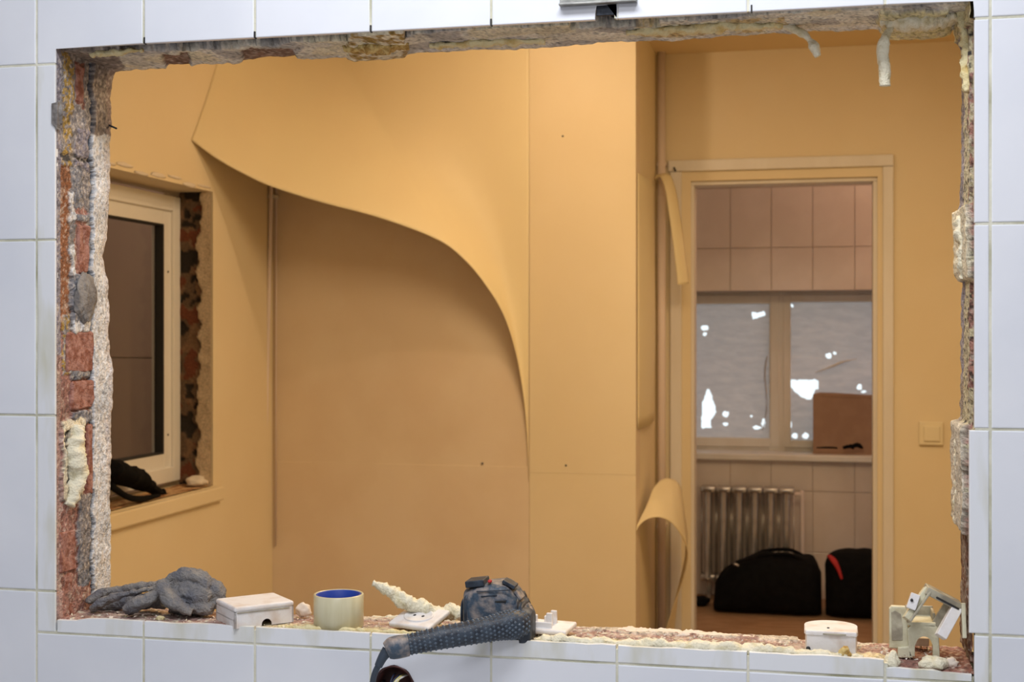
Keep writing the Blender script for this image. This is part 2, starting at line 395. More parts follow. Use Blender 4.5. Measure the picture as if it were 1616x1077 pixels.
def lpos(u, v):
    col, h, px, py, y, z = lz(u, v)
    n = .0022*ns((y, 0, z), 45, 11) + .0016*ns((y, 0, z), 120, 12) + .0022*ns((y, 0, z), 18, 13)
    x = OX0 + h + n*min(1, v*6)
    s = (interp(SIL, py)-175)*.00115
    x += s*max(0, (v-.55)/.45)**1.5
    if v > .985: x -= .012
    return Vector((x, y + (.003*ns((z*30, 0, 0), 1, 4) if v > .9 else 0), z))
def extend(fn):  # adds a return into the wall along the edges by clamping
    return fn
grid('broken_plaster', lpos, 420, 74, M['raw'], WF, colf=lambda u, v: (lambda t: speck(t[0], (0, t[4], t[5])))(lz(u, v)))
# bricks showing in the left reveal (pieces proud of the mortar)
def rough_brick(lo, hi, amp=.002, seed=0, m='brick'):
    bm = bmesh.new(); bmbox(bm, lo, hi, .003, 1)
    bmesh.ops.subdivide_edges(bm, edges=list(bm.edges), cuts=2, use_grid_fill=True)
    for v in bm.verts: v.co += Vector((ns(v.co, 50, seed), ns(v.co, 50, seed+1), ns(v.co, 50, seed+2)))*amp*2
    return fin('brick', bm, M[m], WF)
def zl(py): return CZ + (528.5-py)*.001105
for k, (pa, pb, v0, v1) in enumerate(((588, 524, .03, .118), (648, 602, .046, .118), (786, 672, .098, .118), (968, 905, .02, .052), (900, 835, .012, .06), (430, 352, .07, .108), (160, 100, .062, .09))):
    rough_brick((OX0-.03, v0, zl(pa)), (OX0+(.0045 if k < 2 else .0025), v1, zl(pb)), .0022, k)
# soffit (top reveal)
def tz(u, v):
    x = OX0 + u*(OX1-OX0); y = .004+v*.178; px = 88 + (x-OX0)/(OX1-OX0)*1442
    # photo column from wall coordinate
    D = y+D0; a = math.atan(x/D)+TH; px = 808+F*math.tan(a)
    j = v + .10*ns((x, y, 0), 22, 21) + .06*ns((x, y, 0), 70, 22); jp = px + 14*ns((x, y, 1), 20, 23)
    dark_w = .30 + .16*ns((x, 0, 0), 5, 24)
    if 640 < px < 900: dark_w -= .12
    if px > 1040: dark_w -= .16
    col, h = (lin('363e49'), .019) if j < dark_w else (BGE, 0)  # front band: shade of the gap painted in over a dark-blue tone
    if j >= dark_w:
        kk = ns((x, y, 3), 14, 25)
        if kk > .12: col = CREAM
        elif kk < -.22: col = lin('b9b6b0')
        if j > .85: col = tuple(.5*a+.5*b for a, b in zip(col, WHT))
    if (260 < jp < 300 or 380 < jp < 470) and j > .45: col = lin('876b5c'); h = .006
    if 548 < jp < 640: col, h = OCH if ns((x, y, 5), 60, 4) > 0 else CREAM, -.004
    if jp < 190 and j > .1: col, h = (TAUPE, .0)
    if 1000 < jp < 1240 and .3 < j < .8: col = lin('cdb583') if ns((x, y, 7), 30, 2) > -.15 else CREAM
    if 1390 < jp < 1500 and j > .2: col, h = lin('ddd3a2'), -.006
    if .02 > v: h = max(h, .004)
    return col, h, px, x, y
def tpos(u, v):
    col, h, px, x, y = tz(u, v)
    n = .003*ns((x, y, 0), 30, 31)+.002*ns((x, y, 0), 90, 32)+.003*ns((x, 0, 0), 9, 33)
    z = OZ1 + h + n*min(1, v*4)
    sag = interp([(90, 0), (175, -.006), (230, -.004), (545, 0), (560, -.005), (640, -.004), (660, 0), (860, -.001), (985, .004), (1080, .002), (1300, .004), (1390, .002), (1400, -.010), (1490, -.010), (1510, .0), (1540, -.012)], px)
    z += sag*v**1.5
    if v > .985: z += .012
    return Vector((x, y, z))
grid('broken_soffit', tpos, 560, 40, M['raw'], WF, colf=lambda u, v: (lambda t: speck(t[0], (t[3], t[4], 0)))(tz(u, v)))
# sill
def sz(u, v):
    x = OX0-.004 + u*(OX1-OX0+.008); y = .0086+v*.174; D = y+D0; px = 808+F*math.tan(math.atan(x/D)+TH)
    j = v + .08*ns((x, y, 0), 40, 41); k = ns((x, y, 2), 26, 42); k2 = ns((x, y, 2), 80, 43)
    col, h = PINK, 0
    if k > .2: col = lin('c3a999')
    if k < -.25: col = lin('a07e70')
    if k2 > .35: col = lin('cfc8b4'); h = .001
    if j < .30 and px > 400: col = lin('d4c49c') if k2 > -.3 else lin('bda58a')
    if px > 1400: col = BRK if k > -.1 else BRK2
    if px < 110 and j < .6: col = BRK
    if j > .72 and 560 < px < 1260: col = lin('d3c7b4') if k > -.2 else PINK; h = .004
    if j > .93: col = lin('cfc3b2')
    return col, h, px, x, y
def spos(u, v):
    col, h, px, x, y = sz(u, v)
    z = OZ0 - .003 - .013*v*v - (.011*max(0, min(1, (px-1390)/12))*max(0, 1-v*1.6)) + h + .0022*ns((x, y, 0), 35, 51)+.0016*ns((x, y, 0), 100, 52)+.0012*ns((x, y, 0), 220, 53)
    if v > .985: z -= .014
    if v < .01: z -= .003
    return Vector((x, y, z))
grid('dusty_sill', spos, 620, 60, M['raw'], WF, colf=lambda u, v: (lambda t: speck(t[0], (t[3], t[4], 0)))(sz(u, v)))
# right reveal
def rz(u, v):
    z = .812 + u*(1.79-.812); y = .004+v*.178; py = 528.5 - (z-CZ)/.00099
    j = v + .14*ns((0, y, z), 24, 61); k = ns((0, y, z), 40, 62); k2 = ns((0, y, z), 110, 63)
    col, h = lin('c6bd9a'), 0
    if k2 < -.28: col = DK
    if j < .35 and k < .1: col = BRK if k2 > -.1 else lin('5c463c'); 
    if j < .22: h = -.004
    if j > .7: col = LILAC if py < 600 else lin('9c9084')
    if 330 < py < 445 and j > .1: col, h = CREAM, .006
    if 665 < py < 830 and j > .15: col, h = lin('cdc6b4'), .007
    if 830 < py: col = lin('8a7a6c') if k > 0 else lin('6d4a38')
    if py < 60: col, h = lin('d8cd9e'), .004
    return col, h, py, y, z
def rpos(u, v):
    col, h, py, y, z = rz(u, v)
    x = .2262 - h - .002*ns((0, y, z), 40, 71) - .0016*ns((0, y, z), 120, 72)
    edge = interp([(0, .010), (60, .006), (75, -.002), (320, 0), (335, .006), (430, .004), (445, -.002), (660, 0), (668, .008), (820, .007), (832, -.001), (1060, 0)], py)
    x -= edge*v
    if py > 670 and py < 1003: x -= .005*(1-v)
    if v > .985: x += .012
    return Vector((x, y, z))
grid('broken_plaster', rpos, 420, 40, M['raw'], WF, colf=lambda u, v: (lambda t: speck(t[0], (0, t[3], t[4])))(rz(u, v)))

# foam squeezed out along the edges of the opening: parts of the wall
def foam(pts, r, m='foam', amp=.004, seed=0, flat=1, n=None, name='expanding_foam', seg=12):
    return tube(name, pts, r, M[m], WF, seg=seg, n=n or max(14, len(pts)*10), amp=amp, ns_s=70, flat=flat, seed=seed)
def sillp(px, y, dz=0): x, _ = at(px, y); return Vector((x, y, OZ0-.002-.013*(y/.18)**2+dz))
foam([sillp(845, .02), sillp(900, .018, .002), sillp(1000, .022, .001), sillp(1120, .017, .003), sillp(1220, .02, .001), sillp(1330, .018), sillp(1362, .022, -.002)], [.006, .009, .008, .010, .009, .008, .004], seed=1, amp=.006, n=150, m='foam_pale')
foam([sillp(440, .024), sillp(480, .02), sillp(600, .022), sillp(735, .02)], [.003, .005, .004, .003], seed=2, amp=.004, n=70)
foam([sillp(575, .165), sillp(640, .165, .002), sillp(720, .16, .006)], [.004, .006, .008], seed=3, amp=.004, n=40, m='foam_pale')
# loose strips of broken plaster lying on the far edge of the sill
foam([sillp(880, .150, -.004), sillp(940, .155, -.002), sillp(1010, .155, .001), sillp(1100, .153, .001), sillp(1190, .150, .000)], [.005, .013, .019, .018, .012], 'stone', .007, 31, .28, 160, 'plaster_strip')
foam([sillp(1196, .148, -.003), sillp(1230, .148, -.002), sillp(1262, .146, -.003)], [.012, .012, .010], 'stone', .004, 32, .36, 40, 'plaster_strip')
# soffit foam
def topp(px, y, dz=0): x, _ = at(px, y); return Vector((x, y, OZ1-.002+dz))
foam([topp(548, .10), topp(575, .09, -.002), topp(610, .09, -.004), topp(645, .10, .001)], [.014, .020, .018, .010], 'foam_ochre', .010, 5, .5, 44)
foam([topp(990, .09), topp(1060, .085), topp(1150, .08), topp(1235, .10, .002)], [.010, .015, .016, .010], 'foam', .008, 6, .5, 80)
foam([topp(1392, .1), topp(1430, .09, -.005), topp(1470, .09, -.005), topp(1512, .09, 0)], [.018, .032, .030, .016], 'foam_pale', .010, 7, .42, 60)
foam([topp(145, .05), topp(180, .04, -.002), topp(225, .04)], [.005, .009, .005], 'foam', .005, 8, .6, 30)
foam([topp(680, .12), topp(760, .11), topp(860, .12)], [.006, .012, .008], 'foam', .006, 9, .5, 60)
# hanging shreds
def shred(pts, r, m, seed, flat=.35):
    return foam([P(a, b, y) for a, b, y in pts], r, m, .0022, seed, flat, 46, 'foam_shred')
shred([(1236, 38, .12), (1262, 50, .11), (1276, 62, .11), (1284, 74, .11), (1291, 89, .11)], [.009, .008, .006, .010, .006], 'foam_pale', 11, .8)
shred([(1408, 40, .1), (1402, 52, .095), (1395, 66, .09), (1393, 90, .09), (1396, 112, .09), (1396, 136, .09)], [.004, .006, .0095, .0095, .009, .008], 'foam_pale', 12, .9)
# vertical bits at right side
def rp(py, y, dx=0): return Vector((.224-dx, y, CZ+(528.5-py)*.00099))
foam([rp(335, .12), rp(360, .10, .002), rp(400, .09, .001), rp(440, .10, .0)], [.006, .012, .011, .007], 'foam_pale', .008, 14, 1, 50)
foam([rp(20, .07), rp(60, .08), rp(110, .07), rp(160, .06)], [.014, .010, .008, .005], 'foam', .007, 15, 1, 50)
foam([rp(672, .14, .004), rp(720, .12, .003), rp(770, .12, .003), rp(826, .13, .003)], [.005, .009, .011, .006], 'foam_pale', .007, 16, 1, 60)
# left reveal: ragged rim of white plaster at the far edge, foam slab low down, little mortar bump at the front
foam([Vector((OX0+.002, .012+.004*math.sin(z*40), z)) for z in (1.66, 1.68, 1.70)], [.004, .007, .004], 'raw' if 0 else 'mortar', .002, 17, 1, 16, 'mortar_lump')
plate('mortar_lump', [(-1.268, 1.660), (-1.258, 1.650), (-1.256, 1.697), (-1.268, 1.694)], -.003, .01, M['mortar'], WF, .001)
tube('nail', [P(168, 196, .17), P(184, 203, .165)], .0018, M['dark_metal'], WF, seg=6)
lump('mortar_lump', (OX0+.008, .085, zl(470)), (.009, .034, .042), M['mortar'], WF, .25, 4, 3)
foam([(OX0+.004, .06, zl(672)), (OX0+.004, .05, zl(710)), (OX0+.004, .055, zl(755)), (OX0+.003, .035, zl(796))], [.012, .022, .020, .012], 'foam_pale', .008, 18, .8, 50)
# cut marks in the tiles above the opening (little nicks) and the plate fixed above
for px in (228, 402, 585, 775, 1186):
    x, s = at(px, 0); box('saw_nick', (x-.0012, -.0012, ZT-.001), (x+.0012, .006, ZT+.010), M['gasket'], WF)
mp = empty('mounting_plate', (0, 0, 0)); x0, _ = at(884, 0); x1, _ = at(1006, 0)
tag(mp, 'dull metal mounting plate fixed to the white tiles above the opening', 'bracket')
box('back_plate', (x0, -.004, 1.8135), (x1, 0, 1.850), M['plate_metal'], mp, .001)
box('flange', (x0, -.014, 1.811), (x1, -.001, 1.8145), M['plate_metal'], mp, .001)
box('notch_shade', (at(939, 0)[0]+.002, .0005, 1.795), (at(975, 0)[0]-.002, .006, 1.811), M['dark_metal'], mp, .001)  # dark block in the notch, stands in for the shade inside the hole
# stray chips on the sill tiles' face
# sockets boxes in the wall
def socket_box(cx, cz, label, n):
    t = tag(empty('socket_box'), label, 'socket box')
    bm = bmesh.new(); r = .0335; seg = 40; prof = [(r*1.0, -.0012), (r, .004), (r*.97, .004), (r*.95, .036), (0, .036)]
    # open cup: outer wall, rim, inner wall, bottom
    prof = [(r, .038), (r, -.002), (r*.93, -.002), (r*.91, .034), (0.0001, .034)]
    rings = []
    for rr, y in prof: rings.append([bm.verts.new((cx+rr*math.cos(2*math.pi*k/seg), y, cz+rr*math.sin(2*math.pi*k/seg))) for k in range(seg)])
    for a, b in zip(rings, rings[1:]):
        for k in range(seg): bm.faces.new((a[k], a[(k+1) % seg], b[(k+1) % seg], b[k]))
    o = fin('cup', bm, M['sockbox'], t, True)
    for k in range(n):
        a = random.uniform(-.02, .02); c = [M['wire_y'], M['wire_b'], M['wire_w'], M['wire_b'], M['wire_y']][k % 5]
        tube('wire', [Vector((cx+a, .030, cz+.012)), Vector((cx+a*.8+.003, .004, cz+.016)), Vector((cx+a*.6-.004*(k % 3), -.008, cz+.004)), Vector((cx+a, .004, cz-.018)), Vector((cx+a*.5, .03, cz-.02))], .0014, c, t, seg=8, n=24)
    for s in (-1, 1): tube('screw', [Vector((cx+s*.026, .004, cz)), Vector((cx+s*.026, .03, cz))], .0022, M['dark_metal'], t, seg=8)
    return t
socket_box(-.658, .735, 'round brown socket box under the power tool with bare wires curling out', 5)
socket_box(-.362, .7165, 'round brown socket box cut by the bottom edge, right of the power tool', 4)

# ------------------------------------------------------------------ orange room
H2 = 2.47
YW0, YW1, WZ0, WZ1 = 1.25, 2.335, .765, 1.805       # window hole in the left wall
XW = XL-.19
WL = struct(boxes('wall_left', [((XW, .18, 0), (XL, YW0, H2)), ((XW, YW1, 0), (XL, YB+.12, H2)), ((XW, YW0, 0), (XL, YW1, WZ0)), ((XW, YW0, WZ1), (XL, YW1, H2))], M['wall']))
WBK = struct(box('wall_back', (XL, YB, 0), (XR, YB+.12, H2), M['wall_b']))
struct(box('wall_side', (XR-.12, YB+.12, 0), (XR, YD+.001, H2), M['wall']))
DX0, s_ = at(1090, YD); DX1, _ = at(1385, YD); DZ1 = CZ + (528.5-282)*at(1240, YD)[1]
WD = struct(boxes('wall_far', [((XR-.12, YD, 0), (DX0, YD+.11, H2)), ((DX1, YD, 0), (1.0, YD+.11, H2)), ((DX0, YD, DZ1), (DX1, YD+.11, H2))], M['wall']))
struct(box('wall_right', (1.0, .18, 0), (1.1, YD+.11, H2), M['wall']))
struct(box('ceiling', (XW, .0, H2), (1.1, YD+.11, H2+.1), M['ceil']))
struct(box('floor', (XW, .0, -.1), (1.1, YD+.11, 0), M['floor']))
# panel of wall covering right of the seam, proud of the board
xs_, _ = at(836, YB)
box('wall_panel', (xs_, YB-.004, .7815), (XR, YB, H2), M['wall'], WBK, .0004)
box('wall_panel', (xs_, YB-.0042, 0), (XR, YB, .781), M['wall'], WBK, .0004)
xc_, _ = at(431, YB)
box('wall_panel', (XL, YB-.003, 0), (xs_-.0015, YB, .802), M['wall_b'], WBK, .001)
for px, py in ((767, 220), (888, 215), (761, 732), (893, 735)):
    p = P(px, py, YB-.006); tube('screw', [p, p+Vector((0, .008, 0))], .0036, M['dark_metal'], WBK, seg=8)
# door in the far wall: casing, frame with stop
dr = struct(empty('door_1'))
def zf(py, px=1240): return CZ+(528.5-py)*at(px, YD)[1]
cx0, cx1 = at(1066, YD)[0], at(1410, YD)[0]; ix0, ix1 = at(1076, YD)[0], at(1393, YD)[0]; cz1 = zf(249); iz1 = zf(267)
def casing(name, pts, y0, y1): return plate(name, pts, y0, y1, M['casing'], dr, .004)
casing('casing', [(at(1055, YD)[0], iz1), (cx1, iz1), (cx1, cz1), (at(1055, YD)[0], cz1)], YD-.018, YD)
casing('casing', [(at(1058, YD)[0], 0), (ix0, 0), (ix0, iz1-.001), (at(1058, YD)[0], iz1-.001)], YD-.018, YD)
casing('casing', [(ix1, 0), (cx1, 0), (cx1, iz1-.001), (ix1, iz1-.001)], YD-.018, YD)
jx0, jx1 = at(1097, YD+.06)[0], at(1377, YD+.06)[0]; jz = CZ+(528.5-291)*at(1240, YD+.06)[1]
box('door_frame', (ix0-.004, YD+.02, 0), (jx0, YD+.13, jz), M['casing'], dr, .003)
box('door_frame', (jx1, YD+.02, 0), (ix1+.004, YD+.13, jz), M['casing'], dr, .003)
box('door_frame', (ix0-.004, YD+.02, jz), (ix1+.004, YD+.13, iz1+.01), M['casing'], dr, .003)
p = P(1066, 270, YD-.02); tube('nail', [p, p+Vector((-.004, -.02, .012))], .004, M['dark_metal'], dr, seg=6)
# light switch
sw = tag(empty('light_switch'), 'square cream light switch on the orange wall right of the doorway', 'switch')
a = P(1450, 702, YD); b = P(1488, 666, YD)
box('switch_plate', (a.x, YD-.016, a.z), (b.x, YD, b.z), M['switch'], sw, .003)
box('rocker', (a.x+.018, YD-.024, a.z+.016), (b.x-.014, YD-.014, b.z-.018), M['switch'], sw, .002)
# pipes
pp = tag(empty('heating_pipe'), 'thin pinkish pipe leaning in the left corner of the orange room', 'pipe')
tube('pipe', [Vector((at(429, YB-.05)[0], YB-.05, H2-.01)), P(428, 300, YB-.05), P(414, 935, YB-.05), Vector((at(405, YB-.05)[0], YB-.05, .0))], .0075, M['pink'], pp, seg=12)
for py in (310, 905): p = P(428 if py < 500 else 415, py, YB-.05); box('pipe_clip', (p.x-.012, YB-.052, p.z-.006), (p.x+.012, YB-.0035, p.z+.006), M['white'], pp)
cb = tube('cable', [P(437, 60, YB-.009), P(436, 300, YB-.009), P(435, 862, YB-.009)], .0035, M['pink'], None, seg=8)
tag(cb, 'thin brownish cable running down the back wall beside the corner pipe', 'cable')
rs = tag(empty('heating_pipe'), 'pale vertical riser pipe between the corner return and the door casing', 'pipe')
xr_, _ = at(1044, YD-.045)
tube('pipe', [Vector((xr_, YD-.045, 0)), Vector((xr_, YD-.045, H2))], .0165, M['pink'], rs, seg=16)
for z in (.5, 2.0): box('pipe_clip', (xr_-.019, YD-.05, z), (xr_+.019, YD, z+.012), M['pink'], rs)

# big peeled sheet: rows run from the free edge E(t) up to the ceiling line T(t)
Epts = [(834, 760, .005), (833, 700, .008), (827, 630, .02), (815, 560, .05), (796, 500, .09), (770, 455, .14), (735, 412, .19), (690, 378, .24), (600, 344, .32), (510, 320, .40), (430, 295, .48), (380, 272, .55), (340, 249, .62), (302, 221, None)]
E = []
for px, py, wv in Epts:
    E.append(tuple(P(px, py, YB-wv)) if wv is not None else tuple(PX(px, py, XL+.0013)))
tip = Vector(E[-1])
E = [Vector(p) for p in smooth_path(E, 90)]
Tw = []
for i in range(90):
    t = i/89
    # px on the ceiling line: flat on the wall up to px 520, then coving over to the left wall
    Tw.append(t)
def topcurve(t):
    xa, xb2 = at(836, YB)[0], at(520, YB)[0]
    if t < .52: return Vector((xa + (xb2-xa)*(t/.52), YB-.007, H2-.002))
    s = (t-.52)/.48; a = s*math.pi/2      # quarter ellipse: tangent to both walls
    x = xb2 + (XL+.0013-xb2)*math.sin(a); y = YB-.007 - .42*(1-math.cos(a))
    return Vector((x, y, H2-.002))
def sheet(u, v):
    k = u*89; i = min(int(k), 88); e = E[i].lerp(E[i+1], k-i); t = topcurve(u)
    p = e.lerp(t, v)
    # ease towards the wall above: the stiff sheet bends, it does not crease
    wE = YB-.006-e.y; wT = YB-.006-t.y; s = v
    p.y = YB-.006 - (wE*(1-s)**1.35 + wT*(1-(1-s)**1.35))
    p.x = max(p.x, XL+.0013); return p
sh = grid('peeled_wall_sheet', sheet, 110, 50, M['sheet'], None, thick=.0025)
tag(sh, 'large orange wall covering sheet peeled off the back wall, its lower edge curling forward', 'wallpaper')
# small hanging strip at the top of the corner
def strip(name, L, R, ydL, m, label, n=40, curl=0):
    a = [Vector(p) for p in smooth_path([tuple(P(*q)) for q in L], n+1)]; b = [Vector(p) for p in smooth_path([tuple(P(*q)) for q in R], n+1)]
    def fn(u, v):
        i = round(u*n); p = a[i].lerp(b[i], v); p.y -= curl*math.sin(math.pi*v); return p
    o = grid(name, fn, n, 10, m, None, thick=.003); return tag(o, label, 'wallpaper')
strip('peeled_strip', [(1034, 284, 3.44), (1042, 280, 3.40), (1050, 300, 3.36), (1056, 340, 3.34), (1063, 390, 3.33), (1070, 450, 3.33)],
      [(1036, 276, 3.46), (1056, 276, 3.43), (1066, 300, 3.40), (1073, 340, 3.38), (1080, 390, 3.37), (1087, 448, 3.37)], 0, M['sheet'],
      'narrow peeled strip of wall covering hanging beside the upper door casing', curl=.01)
# rolled sheet at the bottom of the corner
arc = [(1003, 838, 2.86), (1012, 826, 2.88), (1026, 818, 2.90), (1042, 817, 2.92), (1058, 824, 2.96), (1072, 840, 3.00), (1084, 866, 3.08), (1084, 890, 3.14), (1075, 925, 3.20), (1062, 960, 3.24), (1050, 1000, 3.28), (1043, 1030, 3.30)]
topc = [(1006, 828, 2.88), (1016, 808, 2.94), (1024, 790, 3.02), (1032, 770, 3.12), (1046, 757, 3.22), (1060, 757, 3.26), (1073, 768, 3.30), (1080, 810, 3.34), (1085, 850, 3.38), (1080, 890, 3.40), (1070, 940, 3.42), (1060, 1030, 3.44)]
A_ = [Vector(p) for p in smooth_path([tuple(P(*q)) for q in arc], 61)]; B_ = [Vector(p) for p in smooth_path([tuple(P(*q)) for q in topc], 61)]
def curlf(u, v):
    i = round(u*60); p = A_[i].lerp(B_[i], v); p.x = max(p.x, XR+.004); return p
tag(grid('rolled_wall_sheet', curlf, 60, 24, M['sheet'], None, thick=.003), 'curled flap of orange wall covering rolled into an arch low beside the doorway', 'wallpaper')
# loose covering bulging along the side wall above the roll
def bulge(u, v):
    y = YB+.03 + v*.52; z = .95+u*.95
    return Vector((XR + .003 + .028*math.sin(math.pi*v)*(.4+.6*math.sin(math.pi*min(1, u*1.1+.05))) , y, z))
tag(grid('loose_wall_sheet', bulge, 20, 24, M['sheet'], None, thick=.002), 'tall loose strip of wall covering bulging on the corner return wall', 'wallpaper')

# ------------------------------------------------------------------ window in the left wall
W1 = struct(empty('window_1'))
xf = XL-.118    # room-side face of the frame
def wframe(name, y0, y1, z0, z1, t, x0, x1, m='pvc'):
    """rectangular frame of bar width t in the plane x, between y0..y1 and z0..z1"""
    bm = bmesh.new()
    for lo, hi in (((x0, y0, z0), (x1, y0+t, z1)), ((x0, y1-t, z0), (x1, y1, z1)), ((x0, y0+t, z0), (x1, y1-t, z0+t)), ((x0, y0+t, z1-t), (x1, y1-t, z1))): bmbox(bm, lo, hi, .003)
    return fin(name, bm, M[m], W1)
fz0, fz1 = WZ0+.02, WZ1-.02
wframe('window_frame', YW0+.02, YW1-.012, fz0, fz1, .052, xf-.07, xf)
wframe('sash', YW0+.06, YW1-.055, fz0+.04, fz1-.04, .062, xf-.058, xf-.012)
wframe('gasket', YW0+.120, YW1-.114, fz0+.100, fz1-.100, .007, xf-.045, xf-.010, 'gasket')
box('pane', (xf-.04, YW0+.12, fz0+.1), (xf-.034, YW1-.116, fz1-.1), M['glass'], W1)
for z in (.95, 1.52): tube('screw', [Vector((xf-.014, YW1-.085, z)), Vector((xf-.010, YW1-.085, z))], .004, M['gasket'], W1, seg=8)
# rough brick and mortar jamb
def jz_(u, v):
    z = WZ0 + u*(WZ1-WZ0); x = XL - v*.118
    k = ns((x, 0, z), 12, 81)+.5*ns((x, 0, z), 34, 82); e = .38+.16*ns((0, 0, z), 14, 83)+.08*ns((0, 0, z), 40, 84)
    if v < e: return (lin('cdb89c'), .006)
    if k > .28: return (lin('6e3c26'), .0)
    if k < -.12: return (lin('2c241e'), -.008)
    return (lin('66513e') if ns((x, 3, z), 20, 88) < .15 else lin('7d6048'), -.002)
def jpos(u, v):
    c, h = jz_(u, v); z = WZ0 + u*(WZ1-WZ0); x = XL+.002 - v*.125
    return Vector((x, YW1 - .017 - h - .004*ns((x, 0, z), 30, 85), z))
grid('broken_jamb', jpos, 140, 24, M['raw'], W1, colf=lambda u, v: jz_(u, v)[0])
def spal(u, v):
    y = YW0+u*(YW1-YW0)*.995; x = XL+.004-v*.122
    return Vector((x, y, WZ0+.004+.004*ns((x, y, 0), 30, 86)+.003*ns((x, y, 0), 80, 87)))
grid('broken_sill', spal, 80, 12, M['raw'], W1, colf=lambda u, v: lin('c9a377') if ns((u*8, v*3, 0), 2, 3) > -.1 else lin('9c6b45'))
bm = bmesh.new(); bmbox(bm, (XL, YW0-.06, WZ0-.055), (XL+.022, YW1+.05, WZ0-.004), .006); fin('sill_edge', bm, M['wall'], W1)
lump('plaster_chunk', (XL-.035, YW1-.055, WZ0+.020), (.035, .045, .02), M['stone'], W1, .3, 3, 4)
# brown dust smear bands above the window: chipped plaster edge
for k in range(7):
    y = YW0+.35+k*.11; lump('plaster_chip', (XL+.001, y, WZ1+.012+.008*math.sin(k*2.1)), (.004, .05, .007+.003*math.sin(k*3)), M['stone'], W1, .4, 2, k)
# box added beyond it, closed against outside light so the pane stays dim brown
LB = struct(boxes('wall_outer', [((-3.6, .3, 0), (-3.5, 3.4, 1.245)), ((-3.6, .3, 1.25), (-3.5, 3.4, 2.6)), ((-3.6, .2, 0), (XW, .3, 2.6)), ((-3.6, 3.4, 0), (XW, 3.5, 1.195)), ((-3.6, 3.4, 1.2), (XW, 3.5, 2.6)), ((-3.6, 3.42, 1.1), (XW, 3.52, 1.3)), ((-3.62, .3, 1.1), (-3.52, 3.4, 1.3)), ((-3.6, .2, 2.6), (XW, 3.5, 2.7)), ((-3.6, .2, -.1), (XW, 3.5, 0))], M['outer']))
# black bundle on that sill
bb = tag(empty('black_bag'), 'black cloth bundle lying on the sill of the left window', 'bag')
pts = [PX(168, 740, XL-.05), PX(190, 748, XL-.05), PX(215, 757, XL-.05), PX(235, 768, XL-.04), PX(252, 778, XL-.04), PX(262, 779, XL-.04)]
bm = bmesh.new(); bmtube(bm, [Vector((p.x, p.y, p.z)) for p in pts], [.055, .056, .047, .030, .013, .009], seg=18, n=30, amp=.010, ns_s=22, flat=.62)
fin('cloth', bm, M['dark'], bb, True)
q = PX(257, 778, XL-.04); lump('knob', (q.x, q.y, q.z), (.012, .012, .014), M['dark'], bb, .2, 2, 3)
tube('strap', [PX(176, 768, XL-.01), PX(200, 784, XL+.0), PX(222, 788, XL+.0), PX(250, 783, XL-.02)], [.012, .010, .010, .008], M['dark'], bb, seg=8, n=20)

# ------------------------------------------------------------------ kitchen
KX0, KX1, KH = -1.5, 1.3, 2.6
ky = YD+.11
struct(box('floor', (KX0, ky, -.1), (KX1, YK+.3, 0), M['kfloor']))
struct(box('ceiling', (KX0, ky, KH), (KX1, YK+.3, KH+.1), M['white']))
struct(box('wall_kitchen_left', (KX0-.1, ky, 0), (KX0, YK+.3, KH), M['kgrout']))
struct(box('wall_kitchen_right', (KX1, ky, 0), (KX1+.1, YK+.3, KH), M['kgrout']))
WX0, WX1 = -.86, .56
kz0 = CZ+(528.5-718)*at(1236, YK)[1]; kz1 = CZ+(528.5-459)*at(1236, YK)[1]
WK = struct(boxes('wall_kitchen', [((KX0, YK+.006, 0), (WX0, YK+.26, KH)), ((WX1, YK+.006, 0), (KX1, YK+.26, KH)), ((WX0, YK+.006, 0), (WX1, YK+.26, kz0)), ((WX0, YK+.006, kz1), (WX1, YK+.26, KH))], M['kgrout']))
tx0 = at(1217, YK)[0]; tzr = CZ+(528.5-391)*at(1236, YK)[1]
i0 = -7
protos = {}
for i in range(-5, 5):
    for j in range(-6, 3):
        x0, x1 = tx0+i*.2, tx0+(i+1)*.2; z0, z1 = tzr+j*.3, tzr+(j+1)*.3
        z0 = max(z0, .0)
        if z1 <= 0: continue
        z1 = min(z1, KH-.002)
        inx = x1 > WX0 and x0 < WX1
        if inx and z1 > kz0 and z0 < kz1:
            if z0 < kz0 and z1 > kz0: z1 = kz0
            elif z1 > kz1 and z0 < kz1: z0 = kz1
            else: continue
        if x1 < -1.05 or x0 > .75 or z1-z0 < .02: continue
        plate('tile', [(x0+.0015, z0+.0015), (x1-.0015, z0+.0015), (x1-.0015, z1-.0015), (x0+.0015, z1-.0015)], YK, YK+.0065, M['ktile'], WK, .0015)
# kitchen window
W2 = struct(empty('window_2')); yw = YK+.20
def fr2(name, x0, x1, z0, z1, t, y0, y1, m='casing', tb=None):
    tb = tb or t; bm = bmesh.new()
    for lo, hi in (((x0, y0, z0), (x0+t, y1, z1)), ((x1-t, y0, z0), (x1, y1, z1)), ((x0+t, y0, z0), (x1-t, y1, z0+tb)), ((x0+t, y0, z1-t), (x1-t, y1, z1))): bmbox(bm, lo, hi, .003)
    return fin(name, bm, M[m], W2)
xm0, xm1 = at(1222, yw)[0], at(1243, yw)[0]
fr2('window_frame', WX0, WX1, kz0, kz1, .035, yw, yw+.06)
box('mullion', (at(1214, yw)[0], yw-.008, kz0), (at(1240, yw)[0], yw+.06, kz1), M['casing'], W2, .003)
fr2('sash', WX0+.03, at(1230, yw)[0], kz0+.02, kz1-.015, .045, yw-.012, yw+.011)
fr2('sash', at(1236, yw)[0], WX1-.03, kz0+.02, kz1-.015, .038, yw-.012, yw+.011)
yf = yw+.020
